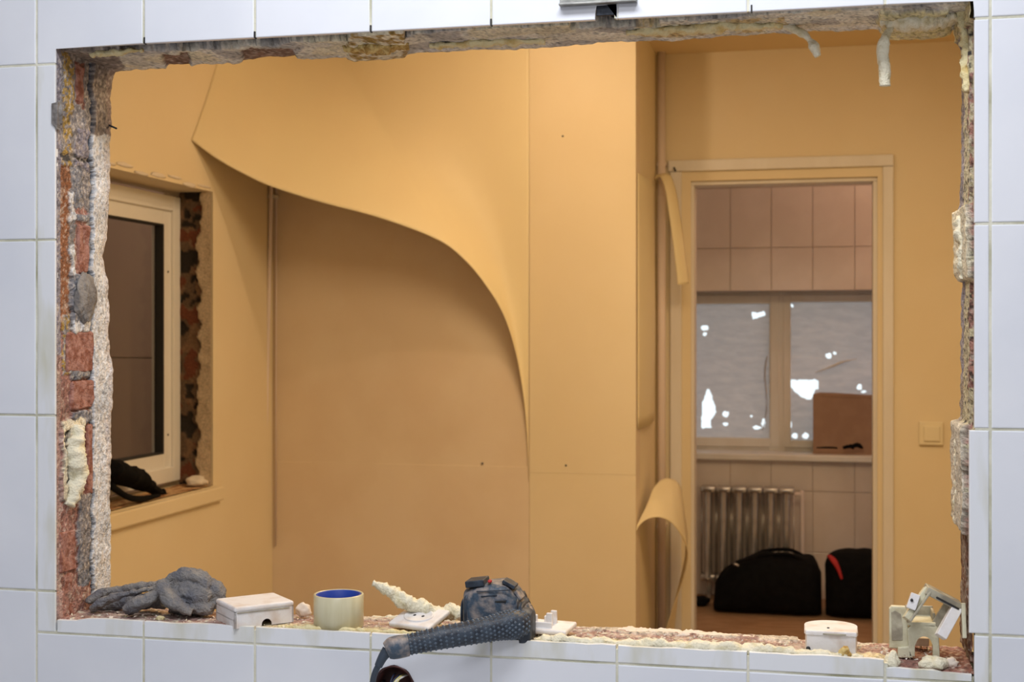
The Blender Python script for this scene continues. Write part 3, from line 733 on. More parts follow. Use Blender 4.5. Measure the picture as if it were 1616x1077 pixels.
def shape_in(px, py):
    def ell(cx, cy, a, b): return ((px-cx)/a)**2+((py-cy)/b)**2 < 1
    if 1107 < px < 1130 and 614 < py < 676:
        l = interp([(614, 1116), (640, 1108), (676, 1107)], py); r = interp([(614, 1119), (630, 1125), (650, 1131), (663, 1122), (676, 1122)], py); return l < px < r
    if 1246 < px < 1292 and 600 < py < 632:
        return px > 1246+max(0, (py-610))*1.1 and py < interp([(1246, 610), (1262, 627), (1280, 632), (1286, 618), (1292, 614)], px) and px < 1292-(6 if py > 614 else 0)
    if 1187 < px < 1207 and 493 < py < 504 and py < 504-(px-1187)*.25: return True
    return ell(1112, 518, 6, 4) or ell(1112, 528, 2.5, 2.5) or ell(1145, 654, 5, 4.5) or ell(1145, 669, 4, 3) or ell(1195, 675, 7, 2.5) or ell(1205, 668, 3, 7) or ell(1308, 562, 5, 4.5) or \
        ell(1318, 558, 3, 2) or ell(1356, 611, 4, 5) or ell(1363, 618, 4, 2) or ell(1254, 688, 5, 4.5) or ell(1271, 688, 5, 4.5) or ell(1247, 672, 2.5, 6) or ell(1250, 483, 3, 2.5) or ell(1186, 657, 2, 2) or ell(1289, 618, 3, 8)
def film(x0, x1, z0, z1, name='window_film', seed=0):
    def fn(u, v):
        x = x0+u*(x1-x0); z = z0+v*(z1-z0)
        return Vector((x, yf-.004-.003*ns((x, 0, z*3), 12, seed)-.003*abs(ns((x*.5, 0, z), 30, seed+1)), z))
    def keep(u, v):
        x = x0+u*(x1-x0); z = z0+v*(z1-z0); D = yf+D0; px = 808+F*math.tan(math.atan(x/D)+TH); py = 528.5-(z-CZ)/((D*math.cos(TH)-x*math.sin(TH))/F)
        # slightly torn rim
        if u < .012+.012*ns((0, 0, z), 25, seed+2) or u > .988+.012*ns((0, 1, z), 25, seed+3): return False
        return not shape_in(px+1.5*ns((x, 0, z), 60, 5), py+1.5*ns((x, 0, z), 60, 6))
    return grid(name, fn, int((x1-x0)/.004), int((z1-z0)/.004), M['film'], W2, keep=keep)
film(WX0+.066, at(1219, yw)[0], kz0+.056, kz1-.050, seed=91)
film(at(1243, yw)[0], WX1-.060, kz0+.048, kz1-.046, seed=95)
for (x0, x1) in ((WX0+.06, at(1216, yw)[0]), (at(1246, yw)[0], WX1-.06)): box('pane', (x0, yw+.024, kz0+.03), (x1, yw+.028, kz1-.03), M['glass'], W2)
# loose flap of film
a = P(1290, 590, yw-.01); tube('film_flap', [P(1287, 588, yw-.006), P(1310, 580, yw-.014), P(1328, 572, yw-.016), P(1352, 567, yw-.01)], [.004, .010, .011, .002], M['casing'], W2, seg=8, n=20, flat=.5, amp=.003)
tube('film_flap', [P(1211, 560, yw-.014), P(1207, 590, yw-.016), P(1210, 640, yw-.014), P(1204, 680, yw-.012)], [.004, .008, .005, .003], M['film'], W2, seg=8, n=24, flat=.5, amp=.003)
# sill board
sb = box('window_sill', (WX0-.03, YK-.05, kz0-.028), (WX1+.03, yw, kz0+.004), M['casing'], W2, .006)
# cardboard box on the sill
a = P(1283, 711, YK+.04); b = P(1386, 620, YK+.04)
cbx = tag(empty('cardboard_box'), 'brown cardboard box standing on the kitchen window sill', 'box')
box('carton', (a.x, YK+.03, kz0+.004), (b.x+.06, YK+.15, b.z-.016), M['card'], cbx, .002)
pl = plate('flap', [(a.x, b.z-.018), (b.x+.06, b.z-.030), (b.x+.06, b.z-.018), (a.x+.10, b.z-.002), (a.x+.03, b.z-.001), (a.x, b.z-.010)], YK+.028, YK+.032, M['card'], cbx, .0005)
dk = tag(empty('pliers'), 'small black hand tool lying at the front of the kitchen window sill', 'tool')
q = P(1345, 710, YK-.02)
tube('handle', [q+Vector((-.045, 0, .008)), q+Vector((-.01, 0, .016)), q+Vector((.01, 0, .012))], [.008, .010, .012], M['dark'], dk, seg=8, n=14, amp=.003)
tube('jaw', [q+Vector((.0, 0, .014)), q+Vector((.025, 0, .022)), q+Vector((.05, 0, .008))], [.010, .012, .006], M['dark'], dk, seg=8, n=14, amp=.003)
tube('handle', [q+Vector((-.17, .0, .006)), q+Vector((-.11, .0, .008)), q+Vector((-.07, 0, .006))], [.003, .005, .004], M['dark'], dk, seg=8, n=10)
# radiator
rad = tag(empty('radiator'), 'old ribbed metal radiator under the kitchen window', 'radiator')
yr = YK-.09; ax = at(1106, yr)[0]; bx = at(1254, yr)[0]; rz1 = CZ+(528.5-768)*at(1180, yr)[1]; rz0 = .09
nsec = 6; wsec = (bx-ax)/nsec
sec = None
for k in range(nsec):
    if sec is None:
        bm = bmesh.new(); wv = wsec
        for yy in (-.045, .030):     # two water columns
            bmtube(bm, [Vector((0, yy, rz0+.02)), Vector((0, yy, rz0+.05)), Vector((0, yy, rz1-.06)), Vector((0, yy, rz1-.015))], [.024, .017, .017, .024], seg=14, n=16, e=2.6)
        bmbox(bm, (-wv/2+.001, -.055, rz1-.030), (wv/2-.001, .045, rz1), .008, 3)
        bmbox(bm, (-wv/2+.001, -.055, rz0), (wv/2-.001, .045, rz0+.035), .008, 3)
        bmbox(bm, (-.005, -.040, rz0+.03), (.005, .038, rz1-.03))
        for sx_ in (-wv/2+.002, wv/2-.006): bmbox(bm, (sx_, -.010, rz0+.03), (sx_+.004, .02, rz1-.02))
        sec = fin('section', bm, M['metal'], rad, True); o = sec
    else:
        o = sec.copy(); COL.objects.link(o); o.parent = rad
    o.location = (ax+wsec*(k+.5), yr, 0)
tube('pipe', [Vector((bx, yr, rz1-.035)), Vector((bx+.03, yr, rz1-.035)), Vector((bx+.036, yr, rz1-.06)), Vector((bx+.036, yr, .0))], .010, M['pink'], rad, seg=10, n=24)
for sx in (ax+.04, bx-.04): box('foot', (sx-.012, yr-.03, 0), (sx+.012, yr+.03, rz0+.02), M['metal'], rad, .003)
# black duffel bag
def duffel(name, px0, px1, pyt, y, label, seed, nx=26, tall=.30):
    t = tag(empty(name), label, 'bag'); x0 = at(px0, y)[0]; x1 = at(px1, y)[0]; L = x1-x0; h = tall
    bm = bmesh.new(); rings = []; seg = 28
    for i in range(nx+1):
        u = i/nx; e = (1-abs(2*u-1)**6)**.5; e2 = interp([(0, .55), (.08, .66), (.16, .80), (.30, .90), (.45, 1), (.75, 1), (.93, .97), (1, .85)], u) if seed == 1 else 1
        ring = []
        for k in range(seg):
            a = 2*math.pi*k/seg; ct, st = math.cos(a), math.sin(a)
            yy = math.copysign(abs(ct)**.7, ct)*.13*(.5+.5*e); zz = .5+.5*math.copysign(abs(st)**.7, st)
            z = zz*h*e2*(.82+.18*e); v = Vector((x0+u*L, y+yy, .004+z)); k2 = ns(v, 9, seed)*.012+ns(v, 26, seed)*.006
            v += Vector((k2*.5, k2, k2 if v.z > .03 else 0)); v.z = max(v.z, .003); ring.append(bm.verts.new(v))
        rings.append(ring)
    for a, b in zip(rings, rings[1:]):
        for k in range(seg): bm.faces.new((a[k], a[(k+1) % seg], b[(k+1) % seg], b[k]))
    bm.faces.new(rings[0][::-1]); bm.faces.new(rings[-1])
    fin('body', bm, M['dark'], t, True); return t, x0, x1
yb = YK-.36
t, x0, x1 = duffel('duffel_bag', 1128, 1296, 868, yb, 'black duffel bag on the kitchen floor in front of the radiator', 1, tall=.275)
for dy in (-.07, .07): tube('handle', [Vector((x0+.18, yb+dy, .235)), Vector((x0+.22, yb+dy, .272)), Vector((x0+.34, yb+dy, .285)), Vector((x0+.42, yb+dy, .25))], .009, M['dark'], t, seg=8, n=20)
tube('strap', [Vector((x0+.02, yb-.10, .16)), Vector((x0+.06, yb-.12, .22)), Vector((x0+.12, yb-.12, .25)), Vector((x0+.2, yb-.11, .27))], .008, M['dark'], t, seg=8, n=20, flat=.4)
tube('zip_pull', [Vector((x0+.095, yb-.135, .245)), Vector((x0+.12, yb-.14, .235))], .006, M['metal'], t, seg=6)
t, x0, x1 = duffel('duffel_bag', 1303, 1440, 868, yb, 'second black bag on the kitchen floor behind the right door jamb, red strap on it', 5, tall=.30)
tube('red_strap', [Vector((x0+.015, yb-.10, .290)), Vector((x0+.035, yb-.142, .275)), Vector((x0+.055, yb-.152, .24)), Vector((x0+.07, yb-.155, .195))], [.012, .016, .011, .007], M['red'], t, seg=8, n=20, flat=.5)
q = P(1106, 945, YK-.27)
sh2 = tag(lump('shoe', (q.x, q.y, .022), (.045, .06, .022), M['dark'], None, .2, 3, 8, flatbottom=.002), 'small flat black shoe on the kitchen floor left of the duffel bag', 'shoe')

# ------------------------------------------------------------------ things on the broken sill
SZ = OZ0-.003   # their resting height
# junction box
R_ = Matrix.Translation(Vector((at(402, .062)[0], .062, SZ))) @ Matrix.Rotation(math.radians(45), 4, 'Z')
jb = tag(empty('junction_box'), 'white dusty junction box with a cable hole, left of the tape roll', 'junction box')
bm = bmesh.new()
hx, hy, hz = .052, .044, .031
# lower body with an arched cable notch in the front side: side walls as polygons
def wallpoly(bm, pts, yA, yB, Mx):
    f = [bm.verts.new(Mx @ Vector((p[0], yA, p[1]))) for p in pts]; b = [bm.verts.new(Mx @ Vector((p[0], yB, p[1]))) for p in pts]; n = len(pts)
    bm.faces.new(f); bm.faces.new(b[::-1])
    for i in range(n): bm.faces.new((f[i], b[i], b[(i+1) % n], f[(i+1) % n]))
notch = [(.004+.009*math.cos(a), .009*math.sin(a)+.002) for a in [math.pi*k/10 for k in range(11)]]
front = [(-hx, 0)] + [(-x, z) for x, z in [(.005, 0)]] + [(x, z) for x, z in reversed(notch)] + [(.013, 0), (hx, 0), (hx, hz-.004), (-hx, hz-.004)]
wallpoly(bm, front, -hy, -hy+.003, R_)
bmbox(bm, (-hx, hy-.003, 0), (hx, hy, hz-.004), 0, 2, R_); bmbox(bm, (-hx, -hy, 0), (-hx+.003, hy, hz-.004), 0, 2, R_); bmbox(bm, (hx-.003, -hy, 0), (hx, hy, hz-.004), 0, 2, R_)
bmbox(bm, (-hx, -hy+.003, .012), (hx, hy, .014), 0, 2, R_)
fin('body', bm, M['plastic'], jb)
bm = bmesh.new(); bmbox(bm, (-hx-.001, -hy-.001, hz-.0045), (hx+.001, hy+.001, hz+.005), .004, 3, R_); fin('lid', bm, M['plastic'], jb)
bm = bmesh.new(); bmbox(bm, (-hx+.004, -hy-.0016, hz-.006), (hx-.008, -hy-.0004, hz-.0045), 0, 2, R_); fin('lid_seam', bm, M['greyplastic'], jb)
# tape roll
tx, ty = at(534.5, .055)[0], .055; Rt, Ht = .0415, .054
tp = tag(empty('tape_roll'), 'roll of yellowish packing tape with a blue core standing on the sill', 'tape')
def ringm(name, r1, r0, z0, z1, m, par, bev=.001):
    bm = bmesh.new(); seg = 56; prof = [(r1-bev, z0), (r1, z0+bev), (r1, z1-bev), (r1-bev, z1), (r0+bev, z1), (r0, z1-bev), (r0, z0+bev), (r0+bev, z0)]
    rs = [[bm.verts.new((tx+r*math.cos(2*math.pi*k/seg), ty+r*math.sin(2*math.pi*k/seg), z)) for k in range(seg)] for r, z in prof]
    for a, b in zip(rs, rs[1:]+rs[:1]):
        for k in range(seg): bm.faces.new((a[k], a[(k+1) % seg], b[(k+1) % seg], b[k]))
    return fin(name, bm, m, par, True)
ringm('tape', Rt, .0375, SZ, SZ+Ht, M['tape'], tp); ringm('core', .0374, .0345, SZ-.0002, SZ+Ht-.0005, M['blue'], tp)
# glove (one remeshed knit shape from folded fingers and palm)
gy = .085
def gp(px, py, dy=0): return P(px, py, gy+dy)
bm = bmesh.new()
parts = [
 ([(148, 962, .02), (175, 955, .02), (215, 950, .02), (262, 948, .015)], [.010, .014, .016, .018], .8),     # cuff bulk lying behind
 ([(140, 952, 0), (156, 938, .01), (190, 931, .02), (235, 925, .02), (262, 926, .01)], [.008, .010, .009, .009, .010], .8),
 ([(146, 962, -.02), (160, 952, -.02), (178, 943, -.02), (210, 936, -.02), (248, 928, -.01)], [.009, .012, .009, .007, .008], .7),
 ([(200, 964, -.035), (214, 955, -.04), (232, 947, -.035), (256, 934, -.02)], [.012, .016, .014, .009], .8),   # curled finger
 ([(254, 918, -.01), (262, 936, -.030), (276, 952, -.038), (304, 968, -.035)], [.010, .014, .013, .008], .85),  # crossing finger
 ([(258, 926, 0), (272, 915, 0), (295, 908, 0), (318, 913, 0), (330, 928, 0)], [.010, .013, .015, .015, .012], .9),
 ([(276, 938, .005), (296, 936, .0), (316, 940, .0), (334, 948, .0)], [.020, .026, .026, .018], .95),
 ([(300, 948, .0), (316, 958, -.01), (336, 962, -.01)], [.018, .017, .010], .9),
 ([(326, 920, .015), (340, 928, .01), (346, 944, .01), (344, 960, .01)], [.010, .014, .014, .010], .9),
 ([(270, 955, .01), (300, 958, .01), (330, 960, .01)], [.016, .018, .014], .9)]
for pts, rr, fl in parts: bmtube(bm, [gp(*q) for q in pts], rr, seg=14, n=18, flat=fl)
fixn(bm); me = bpy.data.meshes.new('glove'); bm.to_mesh(me); bm.free()
gl_ = link('work_glove', me, M['glove'], None, True)
md = gl_.modifiers.new('remesh', 'REMESH'); md.mode = 'VOXEL'; md.voxel_size = .0019; md.use_smooth_shade = True
md = gl_.modifiers.new('smooth', 'SMOOTH'); md.iterations = 3
tx_ = bpy.data.textures.new('cloth_folds', 'CLOUDS'); tx_.noise_scale = .014
md = gl_.modifiers.new('folds', 'DISPLACE'); md.texture = tx_; md.strength = .009; md.mid_level = .5; md.texture_coords = 'LOCAL'
tx2 = bpy.data.textures.new('knit', 'CLOUDS'); tx2.noise_scale = .004
md = gl_.modifiers.new('knit', 'DISPLACE'); md.texture = tx2; md.strength = .0018; md.texture_coords = 'LOCAL'
tag(gl_, 'crumpled grey knitted work glove in the left corner of the sill', 'glove')
# foam offcut leaning on the plate
fo = tube('foam_strip', [P(588, 921, .07), P(610, 931, .07), P(640, 948, .075), P(668, 962, .08), P(700, 972, .085)], [.005, .010, .012, .013, .011], M['foam_pale'], None, seg=14, n=60, amp=.007, ns_s=80)
tag(fo, 'broken cream strip of hardened foam sticking up between tape roll and power tool', 'foam')
fo = tube('foam_piece', [P(692, 972, .10), P(712, 966, .10), P(732, 972, .10)], [.008, .013, .011], M['foam_pale'], None, seg=12, n=26, amp=.007, ns_s=80)
tag(fo, 'short lump of cream foam tucked against the left side of the power tool', 'foam')
# socket plates
def face_plate(name, cx, cy, rz, tilt, label, holes=True, prongs=False, w=.082, d=.064, zc=.010):
    t = tag(empty(name), label, 'socket plate')
    Mx = Matrix.Translation(Vector((cx, cy, SZ+zc))) @ Matrix.Rotation(math.radians(rz), 4, 'Z') @ Matrix.Rotation(math.radians(tilt), 4, 'X')
    bm = bmesh.new(); bmbox(bm, (-w/2, -d/2, -.004), (w/2, d/2, .005), .0035, 3, Mx); fin('plate', bm, M['plastic'], t)
    if holes:
        bm = bmesh.new(); rs = []
        for r, z in ((.024, .0045), (.024, .0070), (.021, .0070), (.0195, .0056), (.0005, .0056)):
            rs.append([bm.verts.new(Mx @ Vector((r*1.15*math.cos(a), r*.85*math.sin(a), z))) for a in [2*math.pi*k/36 for k in range(36)]])
        for a, b in zip(rs, rs[1:]):
            for k in range(36): bm.faces.new((a[k], a[(k+1) % 36], b[(k+1) % 36], b[k]))
        fin('socket_well', bm, M['plastic'], t, True)
        for s in (-1, 1):
            p = Mx @ Vector((s*.0085, 0, .0060)); q = Mx @ Vector((s*.0085, 0, .0045)); tube('pin_hole', [p, q], .0026, M['gasket'], t, seg=10)
    if prongs:
        for bx_, by_, h in ((-.024, .0, .016), (-.006, .012, .012), (.004, -.006, .022), (.006, .010, .022)):
            bm = bmesh.new(); bmbox(bm, (bx_-.005, by_-.003, .004), (bx_+.005, by_+.003, .004+h), .001, 1, Mx); fin('prong', bm, M['plastic'], t)
        bm = bmesh.new(); bmbox(bm, (-.030, -.02, .004), (.012, -.016, .014), .001, 1, Mx); fin('rib', bm, M['plastic'], t)
    return t
face_plate('socket_plate', at(662, .062)[0], .062, -20, 17, 'white socket plate lying tilted on the sill under the foam strip', zc=.017)
face_plate('socket_plate', at(866, .075)[0], .075, -8, 4, 'white socket plate with upright prongs, lying right of the power tool', False, True, .078, .06, .010)
# power tool: head, grip, cord
gt = tag(empty('power_tool'), 'dusty dark blue-grey power tool lying on the sill, grip and cord hanging over the tiles', 'power tool')
def section_loft(secs, m, name, par, seg=28, e=2.8, n=28, amp=0):
    """secs: (centre, half a, half b, axis a, axis b) rings of a superellipse, resampled smoothly"""
    flat = [tuple(c)+(ra, rb)+tuple(A)+tuple(B) for c, ra, rb, A, B in secs]
    q = smooth_path(flat, n); bm = bmesh.new(); rings = []
    for s in q:
        c = Vector(s[:3]); ra, rb = s[3], s[4]; A = Vector(s[5:8]).normalized(); B = Vector(s[8:11]).normalized(); ring = []
        for k in range(seg):
            t = 2*math.pi*k/seg; ct, st = math.cos(t), math.sin(t)
            ct = math.copysign(abs(ct)**(2/e), ct); st = math.copysign(abs(st)**(2/e), st)
            v = c+A*ct*ra+B*st*rb
            if amp: v += (v-c).normalized()*amp*ns(v, 60, 3)
            ring.append(bm.verts.new(v))
        rings.append(ring)
    for a, b in zip(rings, rings[1:]):
        for k in range(seg): bm.faces.new((a[k], a[(k+1) % seg], b[(k+1) % seg], b[k]))
    bm.faces.new(rings[0][::-1]); bm.faces.new(rings[-1])
    return fin(name, bm, m, par, True)
YA, ZA = Vector((0, 1, 0)), Vector((0, 0, 1))
hy_ = .055
def hs(px, pt, pb, half, dy=0):
    c = P(px, (pt+pb)/2, hy_+dy); s = at(px, hy_+dy)[1]; return (c, half, (pb-pt)/2*s, YA, ZA)
section_loft([hs(738, 930, 988, .026), hs(740, 926, 990, .034), hs(752, 922, 992, .040), hs(775, 917, 996, .042), hs(798, 917, 1000, .042), hs(812, 926, 1004, .040), hs(826, 946, 1006, .036), hs(838, 964, 1004, .030), hs(842, 974, 1000, .022)], M['tool'], 'head', gt, n=34, e=4.2, amp=.002)
for k in range(4):      # cooling ribs on the left end
    px = 734+k*4.2; section_loft([hs(px, 942-k*3, 986, .030), hs(px+1.8, 942-k*3, 986, .030)], M['tool_dark'], 'cooling_rib', gt, n=2, seg=20, e=3.5)
bm = bmesh.new(); a = P(738, 928, .040); b = P(769, 912, .040)
Mx = Matrix.Translation((a+b)/2) @ Matrix.Rotation(math.radians(-8), 4, 'Y'); bmbox(bm, (-.0155, -.020, -.004), (.0155, .020, .0065), .0015, 2, Mx); fin('switch_block', bm, M['tool_dark'], gt)
q = P(773, 918, .030); lump('red_button', q, (.0035, .006, .0030), M['red'], gt, .1, 2, 1)
# raised housing features on the head
def slab(name, px, py, y, w, d, h, rot, m, bev=.001):
    q = P(px, py, y); Mx = Matrix.Translation(q) @ Matrix.Rotation(math.radians(rot), 4, 'Y'); bm = bmesh.new(); bmbox(bm, (-w/2, -d/2, -h/2), (w/2, d/2, h/2), bev, 2, Mx); return fin(name, bm, M[m], gt)
slab('top_ridge', 805, 921, .040, .022, .026, .006, 26, 'tool_dark'); slab('top_ridge', 820, 938, .045, .016, .030, .005, 56, 'tool')
slab('vent_slot', 790, 950, hy_-.040, .018, .004, .0035, -6, 'gasket', .0005); slab('vent_slot', 772, 941, hy_-.040, .026, .004, .0022, -7, 'tool_dark', .0005)
slab('housing_seam', 779, 933, hy_-.0415, .056, .002, .0015, -5, 'tool_dark', .0003)
for k in range(3): section_loft([hs(822+k*6.2, 936+k*11, 1007-k*1.2, .0415-k*.004), hs(825+k*6.2, 942+k*11, 1006-k*1.2, .0405-k*.004)], M['tool_dark'], 'housing_band', gt, n=2, seg=28, e=4)
section_loft([hs(741, 931, 989, .0385), hs(746, 928, 991, .0415)], M['tool_dark'], 'housing_band', gt, n=2, seg=28, e=4.2)
section_loft([(P(824, 990, .022), .026, .030, YA, ZA), (P(834, 990, .022), .026, .029, YA, ZA), (P(841, 990, .022), .022, .024, YA, ZA)], M['tool_dark'], 'end_cap', gt, n=10, e=2.8)
# grip loft
gpts = [(828, 986, .014, .018), (812, 986, -.004, .0225), (796, 988, -.014, .0215), (772, 993, -.026, .0190), (742, 999, -.040, .0180), (702, 1006, -.055, .0172), (667, 1013, -.068, .0160), (640, 1019, -.078, .0152)]
def axes(i, L):
    d = (P(L[min(i+1, len(L)-1)][0], L[min(i+1, len(L)-1)][1], L[min(i+1, len(L)-1)][2])-P(*L[max(i-1, 0)][:3])).normalized(); a, b = ring_frame(None, d); return a, b
secs = []
for i, g_ in enumerate(gpts): a, b = axes(i, gpts); secs.append((P(g_[0], g_[1], g_[2]), g_[3], g_[3], a, b))
grip = section_loft(secs, M['tool_dark'], 'grip', gt, n=40, e=2.2)
# raised grip studs in a diagonal lattice over the grip
q_ = smooth_path([tuple(P(g_[0], g_[1], g_[2]))+(g_[3],) for g_ in gpts], 60)
bm = bmesh.new()
for i in range(4, 58, 2):
    c = Vector(q_[i][:3]); d = (Vector(q_[i+1][:3])-Vector(q_[i-1][:3])).normalized(); a, b = ring_frame(c, d); nn = 18
    for k in range(nn):
        t = 2*math.pi*(k+(.5 if (i//2) % 2 else 0))/nn; n_ = (a*math.cos(t)+b*math.sin(t)); o_ = c+n_*q_[i][3]; tt = n_.cross(d); r = .0027
        vs = [bm.verts.new(o_+d*r), bm.verts.new(o_+tt*r), bm.verts.new(o_-d*r), bm.verts.new(o_-tt*r)]; ap = bm.verts.new(o_+n_*.0018)
        for m_ in range(4): bm.faces.new((vs[m_], vs[(m_+1) % 4], ap))
st = fin('grip_studs', bm, mat('worn_rubber_stud', lin('52606e'), .45), gt); st['kind'] = 'stuff'
sec2 = [(644, 1019, -.076, .0165), (632, 1021, -.081, .0175), (618, 1024, -.086, .0170), (610, 1028, -.089, .013)]
secs = []
for i, g_ in enumerate(sec2): a, b = axes(i, sec2); secs.append((P(g_[0], g_[1], g_[2]), g_[3], g_[3], a, b))
section_loft(secs, M['tool'], 'collar', gt, n=14, e=2.2)
tube('cord_sleeve', [P(612, 1027, -.088), P(604, 1038, -.092), P(597, 1052, -.094)], [.0095, .0075, .0062], M['cord'], gt, seg=14, n=20)
tube('cord', [P(599, 1048, -.094), P(592, 1062, -.094), P(588, 1080, -.090), P(586, 1120, -.08), P(584, 1250, -.05), P(585, 1700, -.05)], .0048, M['cord'], gt, seg=12, n=50)

# rounded white box
rbx = tag(empty('mounting_box'), 'small white round-backed plastic box on the right part of the sill', 'mounting box')
cx_, cy_ = at(1311, .08)[0], .075
def dshape(w, d, n=24):
    pts = [(-w, -d*.75), (-w*.94, -d), (w*.94, -d), (w, -d*.75)]
    return pts + [(w*math.cos(a), d*.1+d*.95*math.sin(a)) for a in [math.pi*k/n for k in range(n+1)]]
def dprism(name, w, d, z0, z1, m, par, bev):
    bm = bmesh.new(); pts = dshape(w, d); lo = [bm.verts.new((cx_+x, cy_+y, z0)) for x, y in pts]; hi = [bm.verts.new((cx_+x, cy_+y, z1)) for x, y in pts]; n = len(pts)
    bm.faces.new(lo[::-1]); tf = bm.faces.new(hi)
    for i in range(n): bm.faces.new((lo[i], lo[(i+1) % n], hi[(i+1) % n], hi[i]))
    if bev: bmesh.ops.bevel(bm, geom=list(tf.edges), offset=bev, segments=3, profile=.5, affect='EDGES')
    return fin(name, bm, m, par)
dprism('body', .0385, .038, SZ-.001, SZ+.028, M['plastic'], rbx, .001); dprism('lid', .040, .0395, SZ+.0275, SZ+.034, M['plastic'], rbx, .003)
bm = bmesh.new(); bmbox(bm, (cx_-.012, cy_-.041, SZ+.029), (cx_+.022, cy_-.0385, SZ+.0305)); fin('seam', bm, M['greyplastic'], rbx)
tube('screw', [Vector((cx_-.004, cy_-.018, SZ+.033)), Vector((cx_-.004, cy_-.018, SZ+.0352))], .002, M['gasket'], rbx, seg=8)
tube('screw', [Vector((cx_-.034, cy_-.0385, SZ+.006)), Vector((cx_-.034, cy_-.040, SZ+.006))], .0035, M['gasket'], rbx, seg=8)

# beige broken box in the right corner
bg = tag(empty('switch_housing'), 'aged beige open plastic housing standing in the right corner of the sill', 'mounting box')
yq = .062
def pp_(px, py): v = P(px, py, yq); return (v.x, v.z)
# left tall panel with rounded edge
plate('side_panel', [pp_(1403, 1022), pp_(1403, 960), pp_(1407, 956), pp_(1428, 957), pp_(1432, 964), pp_(1434, 1026)], yq-.006, yq+.004, M['beige'], bg, .002)
plate('recess', [pp_(1407, 1010), pp_(1406, 966), pp_(1412, 963), pp_(1421, 968), pp_(1424, 985), pp_(1424, 1010)], yq-.0068, yq-.004, M['greyplastic'], bg, .0005)
plate('foot', [pp_(1416, 1036), pp_(1416, 1020), pp_(1434, 1018), pp_(1440, 1036)], yq-.012, yq+.004, M['beige'], bg, .0015)
archp = [pp_(1434, 1034), pp_(1431, 992), pp_(1438, 984), pp_(1474, 984), pp_(1480, 990), pp_(1482, 1034), pp_(1474, 1034)]
arch_in = [pp_(1457+14*math.cos(a)*1.0, 1016-15*math.sin(a)) for a in [math.pi*k/12 for k in range(13)]]
archp = archp + [pp_(1471, 1034)] + arch_in + [pp_(1443, 1034)]
plate('arch_front', archp, yq-.012, yq-.002, M['beige'], bg, .0012)
v0 = P(1432, 984, yq-.008); v1 = P(1476, 984, yq)
box('top_shelf', (v0.x, yq-.012, v0.z-.003), (v1.x, yq+.045, v0.z+.003), M['beige'], bg, .001)
v2 = P(1474, 958, yq+.04); box('back_panel', (v0.x, yq+.043, v0.z), (v1.x, yq+.047, v2.z), M['greyplastic'], bg, .001)
box('right_fin', (v1.x-.004, yq+.0, v0.z+.001), (v1.x, yq+.047, v2.z-.002), M['greyplastic'], bg, .001)
# square frame leaning over it
sf = tag(empty('square_frame'), 'grey-beige square plastic frame leaning over the beige housing against the reveal', 'frame')
yq2 = .045
def bar(name, a, b, w, t, m, par, y=yq2):
    A = P(a[0], a[1], y if len(a) < 3 else a[2]); B = P(b[0], b[1], y if len(b) < 3 else b[2]); d = B-A; L = d.length; d.normalize()
    n = Vector((-d.z, 0, d.x)); yv = n.cross(d)
    Mx = Matrix(((d.x, yv.x, n.x, A.x), (d.y, yv.y, n.y, A.y), (d.z, yv.z, n.z, A.z), (0, 0, 0, 1)))
    bm = bmesh.new(); bmbox(bm, (0, -t/2, -w/2), (L, t/2, w/2), .0012, 2, Mx); return fin(name, bm, m, par)
bar('frame_side', (1430, 978, .03), (1464, 930, .05), .012, .016, M['beige'], sf)
bar('frame_side', (1434, 982, .025), (1467, 934, .045), .004, .020, M['greyplastic'], sf)
bar('frame_side', (1460, 929, .05), (1514, 957, .055), .012, .03, M['greyplastic'], sf)
bar('frame_side', (1476, 941, .045), (1512, 960, .048), .003, .02, M['gasket'], sf)
bar('frame_side', (1512, 955, .05), (1484, 1006, .03), .017, .018, M['plastic'], sf)
bar('frame_side', (1500, 950, .065), (1474, 990, .06), .014, .008, M['greyplastic'], sf)
bar('frame_side', (1520, 952, .04), (1522, 1008, .03), .006, .014, M['beige'], sf)
bar('clip', (1437, 962, .028), (1445, 938, .034), .014, .010, M['plastic'], sf)
q = P(1439, 948, .024); tube('screw', [q, q+Vector((0, .004, 0))], .0022, M['gasket'], sf, seg=8)
box('plaster_block', (at(1441, .12)[0], .115, SZ), (at(1466, .12)[0], .135, SZ+.013), M['stone'], None, .002)
tag(bpy.data.objects['plaster_block'], 'small pinkish plaster block seen through the arch of the beige housing', 'plaster block')
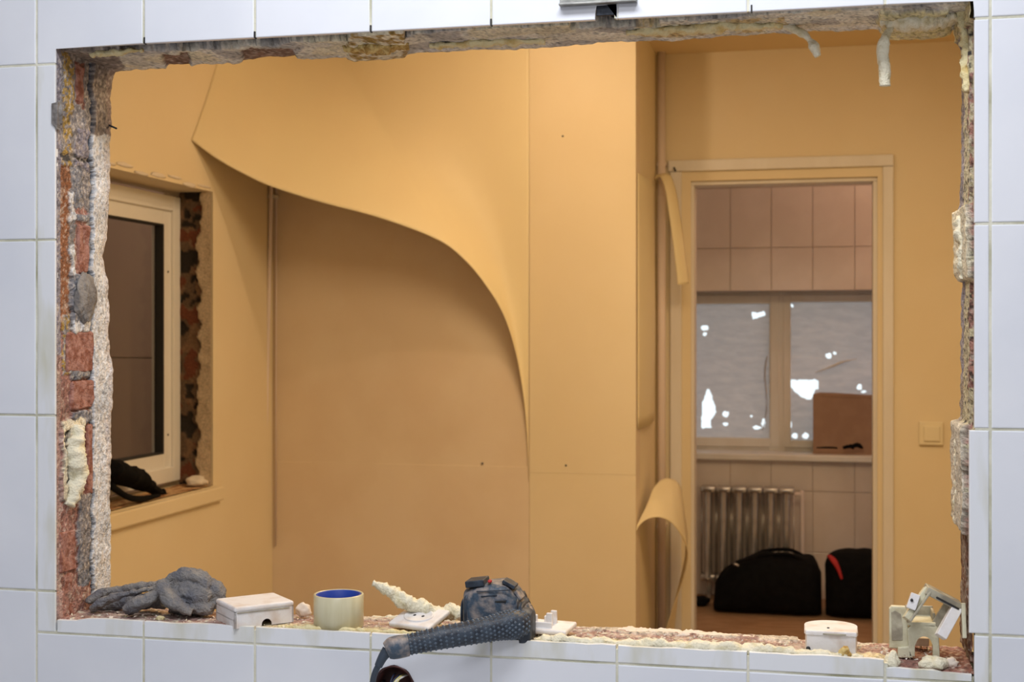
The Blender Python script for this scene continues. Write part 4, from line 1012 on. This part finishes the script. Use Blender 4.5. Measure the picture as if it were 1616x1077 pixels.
# foam and plaster chunks lying about
lab = [('foam_chunk', 1474, 1034, .024, (.020, .014, .012), 'foam_pale', 'rounded cream foam chunk in front of the beige housing in the right corner', 'foam'),
 ('foam_chunk', 1408, 1037, .016, (.011, .010, .014), 'foam_pale', 'cream foam chunk on the sill edge just left of the beige housing', 'foam'),
 ('foam_chunk', 1404, 1024, .05, (.009, .008, .007), 'foam_ochre', 'ochre foam chunk behind the cream one, left of the beige housing', 'foam'),
 ('foam_chunk', 1333, 1034, .016, (.009, .007, .009), 'foam_ochre', 'ochre foam chunk at the foot of the white round-backed box', 'foam'),
 ('plaster_chunk', 1501, 1030, .04, (.011, .010, .009), 'stone', 'pinkish plaster chunk at the right end of the sill', 'plaster chunk'),
 ('foam_chunk', 253, 966, .03, (.008, .006, .0045), 'foam', 'small yellow foam chunk in front of the grey glove', 'foam'),
 ('plaster_chunk', 479, 962, .12, (.013, .010, .012), 'stone', 'pinkish plaster chunk between junction box and tape roll', 'plaster chunk')]
for k, (nm, px, py, y, r, mm, lb, ct) in enumerate(lab):
    x = at(px, y)[0]; tag(lump(nm, (x, y, SZ+r[2]*.75-(.013 if px > 1395 else 0)), r, M[mm], None, .35, 3, k+20), lb, ct)
# crumbs nobody could count
random.seed(3); bm = bmesh.new(); bm2 = bmesh.new()
for k in range(900):
    y = random.uniform(.014, .172); x = random.uniform(OX0+.01, OX1-.02); r = random.choice((.0009, .0012, .0018, .0028)); tgt = bm if k % 3 else bm2
    z = OZ0-.002-.013*(y/.18)**2+r*.6; ps = [Vector((x, y, z))+Vector((random.uniform(-1, 1), random.uniform(-1, 1), random.uniform(-.6, .9)))*r*1.4 for _ in range(4)]
    v = [tgt.verts.new(p) for p in ps]
    for f in ((0, 1, 2), (0, 1, 3), (0, 2, 3), (1, 2, 3)): tgt.faces.new([v[i] for i in f])
for b_, nm, mm, lb in ((bm, 'plaster_crumbs', 'stone', 'pinkish plaster crumbs scattered along the sill'), (bm2, 'foam_crumbs', 'foam_pale', 'cream foam crumbs scattered along the sill')):
    o = fin(nm, b_, M[mm], WF); o['kind'] = 'stuff'
